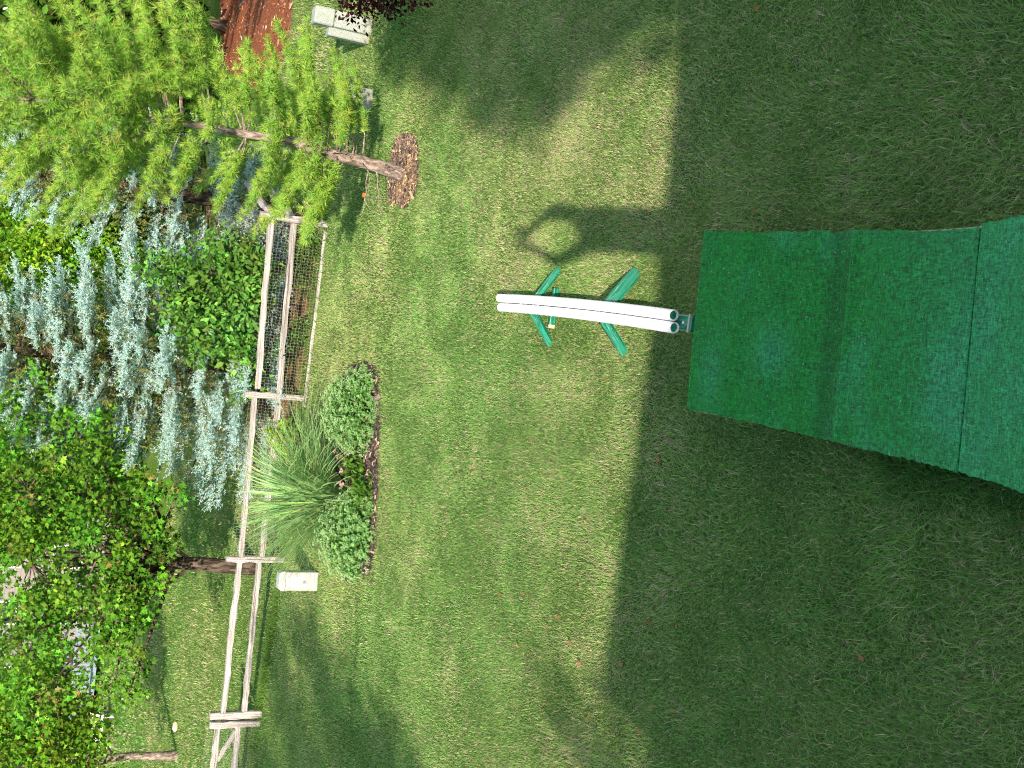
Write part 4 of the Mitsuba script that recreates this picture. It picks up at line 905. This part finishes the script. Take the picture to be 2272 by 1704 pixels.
put('roof', hull([(hx - 6.5, hy - 0.5, 5.05), (hx + 7.5, hy - 0.5, 5.05), (hx - 6.5, hy + 10.5, 5.05), (hx + 7.5, hy + 10.5, 5.05), (hx - 6.5, hy + 5, 8), (hx + 7.5, hy + 5, 8)]), 'm_roof', h2)
for px in (560, 640, 720): x = aty(200, px, hy)[0]; put('porch_post', box(x - 0.12, x + 0.12, hy, hy + 0.24, 0, 4.9), 'm_white', h2)
q = at(250, 1625); bn = thing('garden_bench', 'small white bench far back on the neighbour lawn', 'bench')
put('seat', box(q[0] - 0.7, q[0] + 0.7, q[1], q[1] + 0.4, 0.38, 0.44), 'm_white', bn); put('backrest', box(q[0] - 0.7, q[0] + 0.7, q[1] + 0.36, q[1] + 0.4, 0.5, 0.85), 'm_white', bn)
for s in (-0.62, 0.56):
    for d in (0.03, 0.32): put('leg', box(q[0] + s, q[0] + s + 0.06, q[1] + d, q[1] + d + 0.06, 0, 0.378), 'm_white', bn)
q = at(248, 1594); ft = thing('flower_pot', 'black flower pot with pink blooms beside the far white bench', 'flower pot')
put('pot', tube([q, q + [0, 0, 0.3], q + [0, 0, 0.5]], [0.22, 0.3, 0.34], 14), 'm_ink', ft)
n = 160; P = q + [0, 0, 0.6] + rg.normal(0, 0.16, (n, 3)); mb = MB(); mb.add(*scatter(*OVATE, P, rg.normal(size=(n, 3)), 0.14, vary([0.75, 0.2, 0.28], n, rg, 0.2, 0.1), rg)); mb.put('blooms', 'm_leaf', ft)
q = at(395, 1612); bt = put('dog_toy', trimesh.creation.icosphere(2, 0.09).apply_scale((1.5, 0.8, 0.8)).apply_translation(q + [0, 0, 0.07]), 'm_raw_wood', None, True); tag(bt, 'small pale oblong toy lying on the lawn beyond the gate', 'toy')

# ---------------------------------------------------------------- the house behind the camera and the person taking the picture (seen only by their shadows)
ho = thing('house', 'low house with a walled roof terrace behind the camera, casting the straight shadow', 'house')
put('wall', box(-14, 14, -9, -0.1, 0, 2.35), 'm_siding', ho); put('roof_terrace', box(-14, 14, -9, -0.26, 2.355, 2.4), 'm_raw_wood', ho)
put('parapet', box(-0.5, 14, -0.25, -0.1, 2.355, 3.39), 'm_siding', ho)
put('parapet', hull([(x, y, z) for x, t in ((-3.6, 3.51), (-0.502, 3.392)) for y in (-0.25, -0.1) for z in (2.355, t)]), 'm_siding', ho)  # top sloped to lengthen the shadow it throws at this end
put('low_parapet', box(-14, -3.61, -0.25, -0.1, 2.355, float(shp(1440, 1620, -0.1)[2])), 'm_siding', ho)


def body(joints, bones, length=0.03):
    out = None; sp = {k: (np.asarray(p, float), rad) for k, (p, rad) in joints.items()}
    for a, b in bones:
        pts = []
        for k in (a, b):
            s = m3.Manifold.sphere(sp[k][1], 20).translate(sp[k][0].tolist()); pts.append(s)
        h = m3.Manifold.batch_hull(pts); out = h if out is None else out + h
    out = out.refine_to_length(length).to_mesh(); m = trimesh.Trimesh(out.vert_properties[:, :3], out.tri_verts, process=True)
    trimesh.smoothing.filter_taubin(m, iterations=12); return m


pe = thing('person', 'person on the terrace holding up a small camera, seen as a shadow', 'person')
cam = np.array([-0.005, -0.045, 4.56])
hd = shp(1245, 472, -0.5); ls = shp(1305, 540, -0.48); rs = shp(1290, 478, -0.48); le = shp(1236, 580, -0.3); re = shp(1222, 468, -0.3)
lh = shp(1168, 545, -0.09); rh = shp(1168, 515, -0.09); ch = shp(1380, 510, -0.48); pv = np.array([ch[0] + 0.03, -0.5, 3.3]); nk = (ls + rs) / 2 + [0, 0, 0.03]
J = {'pv': (pv, 0.19), 'ch': (ch, 0.2), 'nk': (nk, 0.065), 'ls': (ls, 0.085), 'rs': (rs, 0.085), 'le': (le, 0.055), 're': (re, 0.065), 'lw': (lh, 0.03), 'rw': (rh, 0.03), 'hn': (hd - [0, 0, 0.1], 0.06), 'lk': (pv + [-0.1, 0, -0.45], 0.07), 'rk': (pv + [0.1, 0, -0.45], 0.07), 'la': (pv + [-0.1, 0, -0.82], 0.05), 'ra': (pv + [0.1, 0, -0.82], 0.05), 'lt': (np.array([pv[0] - 0.1, pv[1] + 0.15, 2.44]), 0.04), 'rt': (np.array([pv[0] + 0.1, pv[1] + 0.15, 2.44]), 0.04)}
put('body', body(J, [('pv', 'ch'), ('ch', 'ls'), ('ch', 'rs'), ('ls', 'rs'), ('ch', 'nk'), ('nk', 'hn'), ('ls', 'le'), ('rs', 're'), ('le', 'lw'), ('re', 'rw'), ('pv', 'lk'), ('pv', 'rk'), ('lk', 'la'), ('rk', 'ra'), ('la', 'lt'), ('ra', 'rt')]), 'm_shirt', pe, True)
head = trimesh.creation.icosphere(3, 1.0); head.vertices *= [0.085, 0.1, 0.125]
v = head.vertices; v[(np.abs(v[:, 0]) < 0.02) & (v[:, 1] > 0.08) & (np.abs(v[:, 2]) < 0.03)] += [0, 0.022, -0.008]
head.apply_translation(hd); put('head', head, 'm_skin', pe, True)
hr = trimesh.creation.icosphere(3, 1.0); hr.vertices *= [0.095, 0.106, 0.108]; hr.apply_translation(hd + [0, -0.018, 0.035]); put('hair', hr, 'm_ink', pe, True)
for h, s in ((lh, -1), (rh, 1)):
    pw = {'w': (h, 0.028), 'p': (h + [0, 0.02, 0.05], 0.026)}; bn_ = [('w', 'p')]
    for i in range(4):
        a = h + [s * -0.0, 0.03, 0.05] + np.array([(i - 1.5) * 0.019, 0, 0.0]); b_ = a + [0, 0.02, 0.035 + 0.006 * (1.5 - abs(i - 1.5))]; c_ = b_ + [-s * 0.01, 0.015, 0.02]
        pw[f'a{i}'], pw[f'b{i}'], pw[f'c{i}'] = (a, 0.0095), (b_, 0.0085), (c_, 0.0075); bn_ += [('p', f'a{i}'), (f'a{i}', f'b{i}'), (f'b{i}', f'c{i}')]
    pw['t0'], pw['t1'] = (h + [-s * 0.025, 0.02, 0.025], 0.011), (h + [-s * 0.05, 0.03, 0.05], 0.009); bn_ += [('p', 't0'), ('t0', 't1')]
    put('hand', body(pw, bn_, 0.006), 'm_skin', pe, True)
ca = thing('camera_body', 'small compact camera held up in both hands', 'camera')
put('case', chamfer(0.06, 0.03, 0.095, 0.006).apply_translation(cam - [0, 0, 0.0475]), 'm_ink', ca)
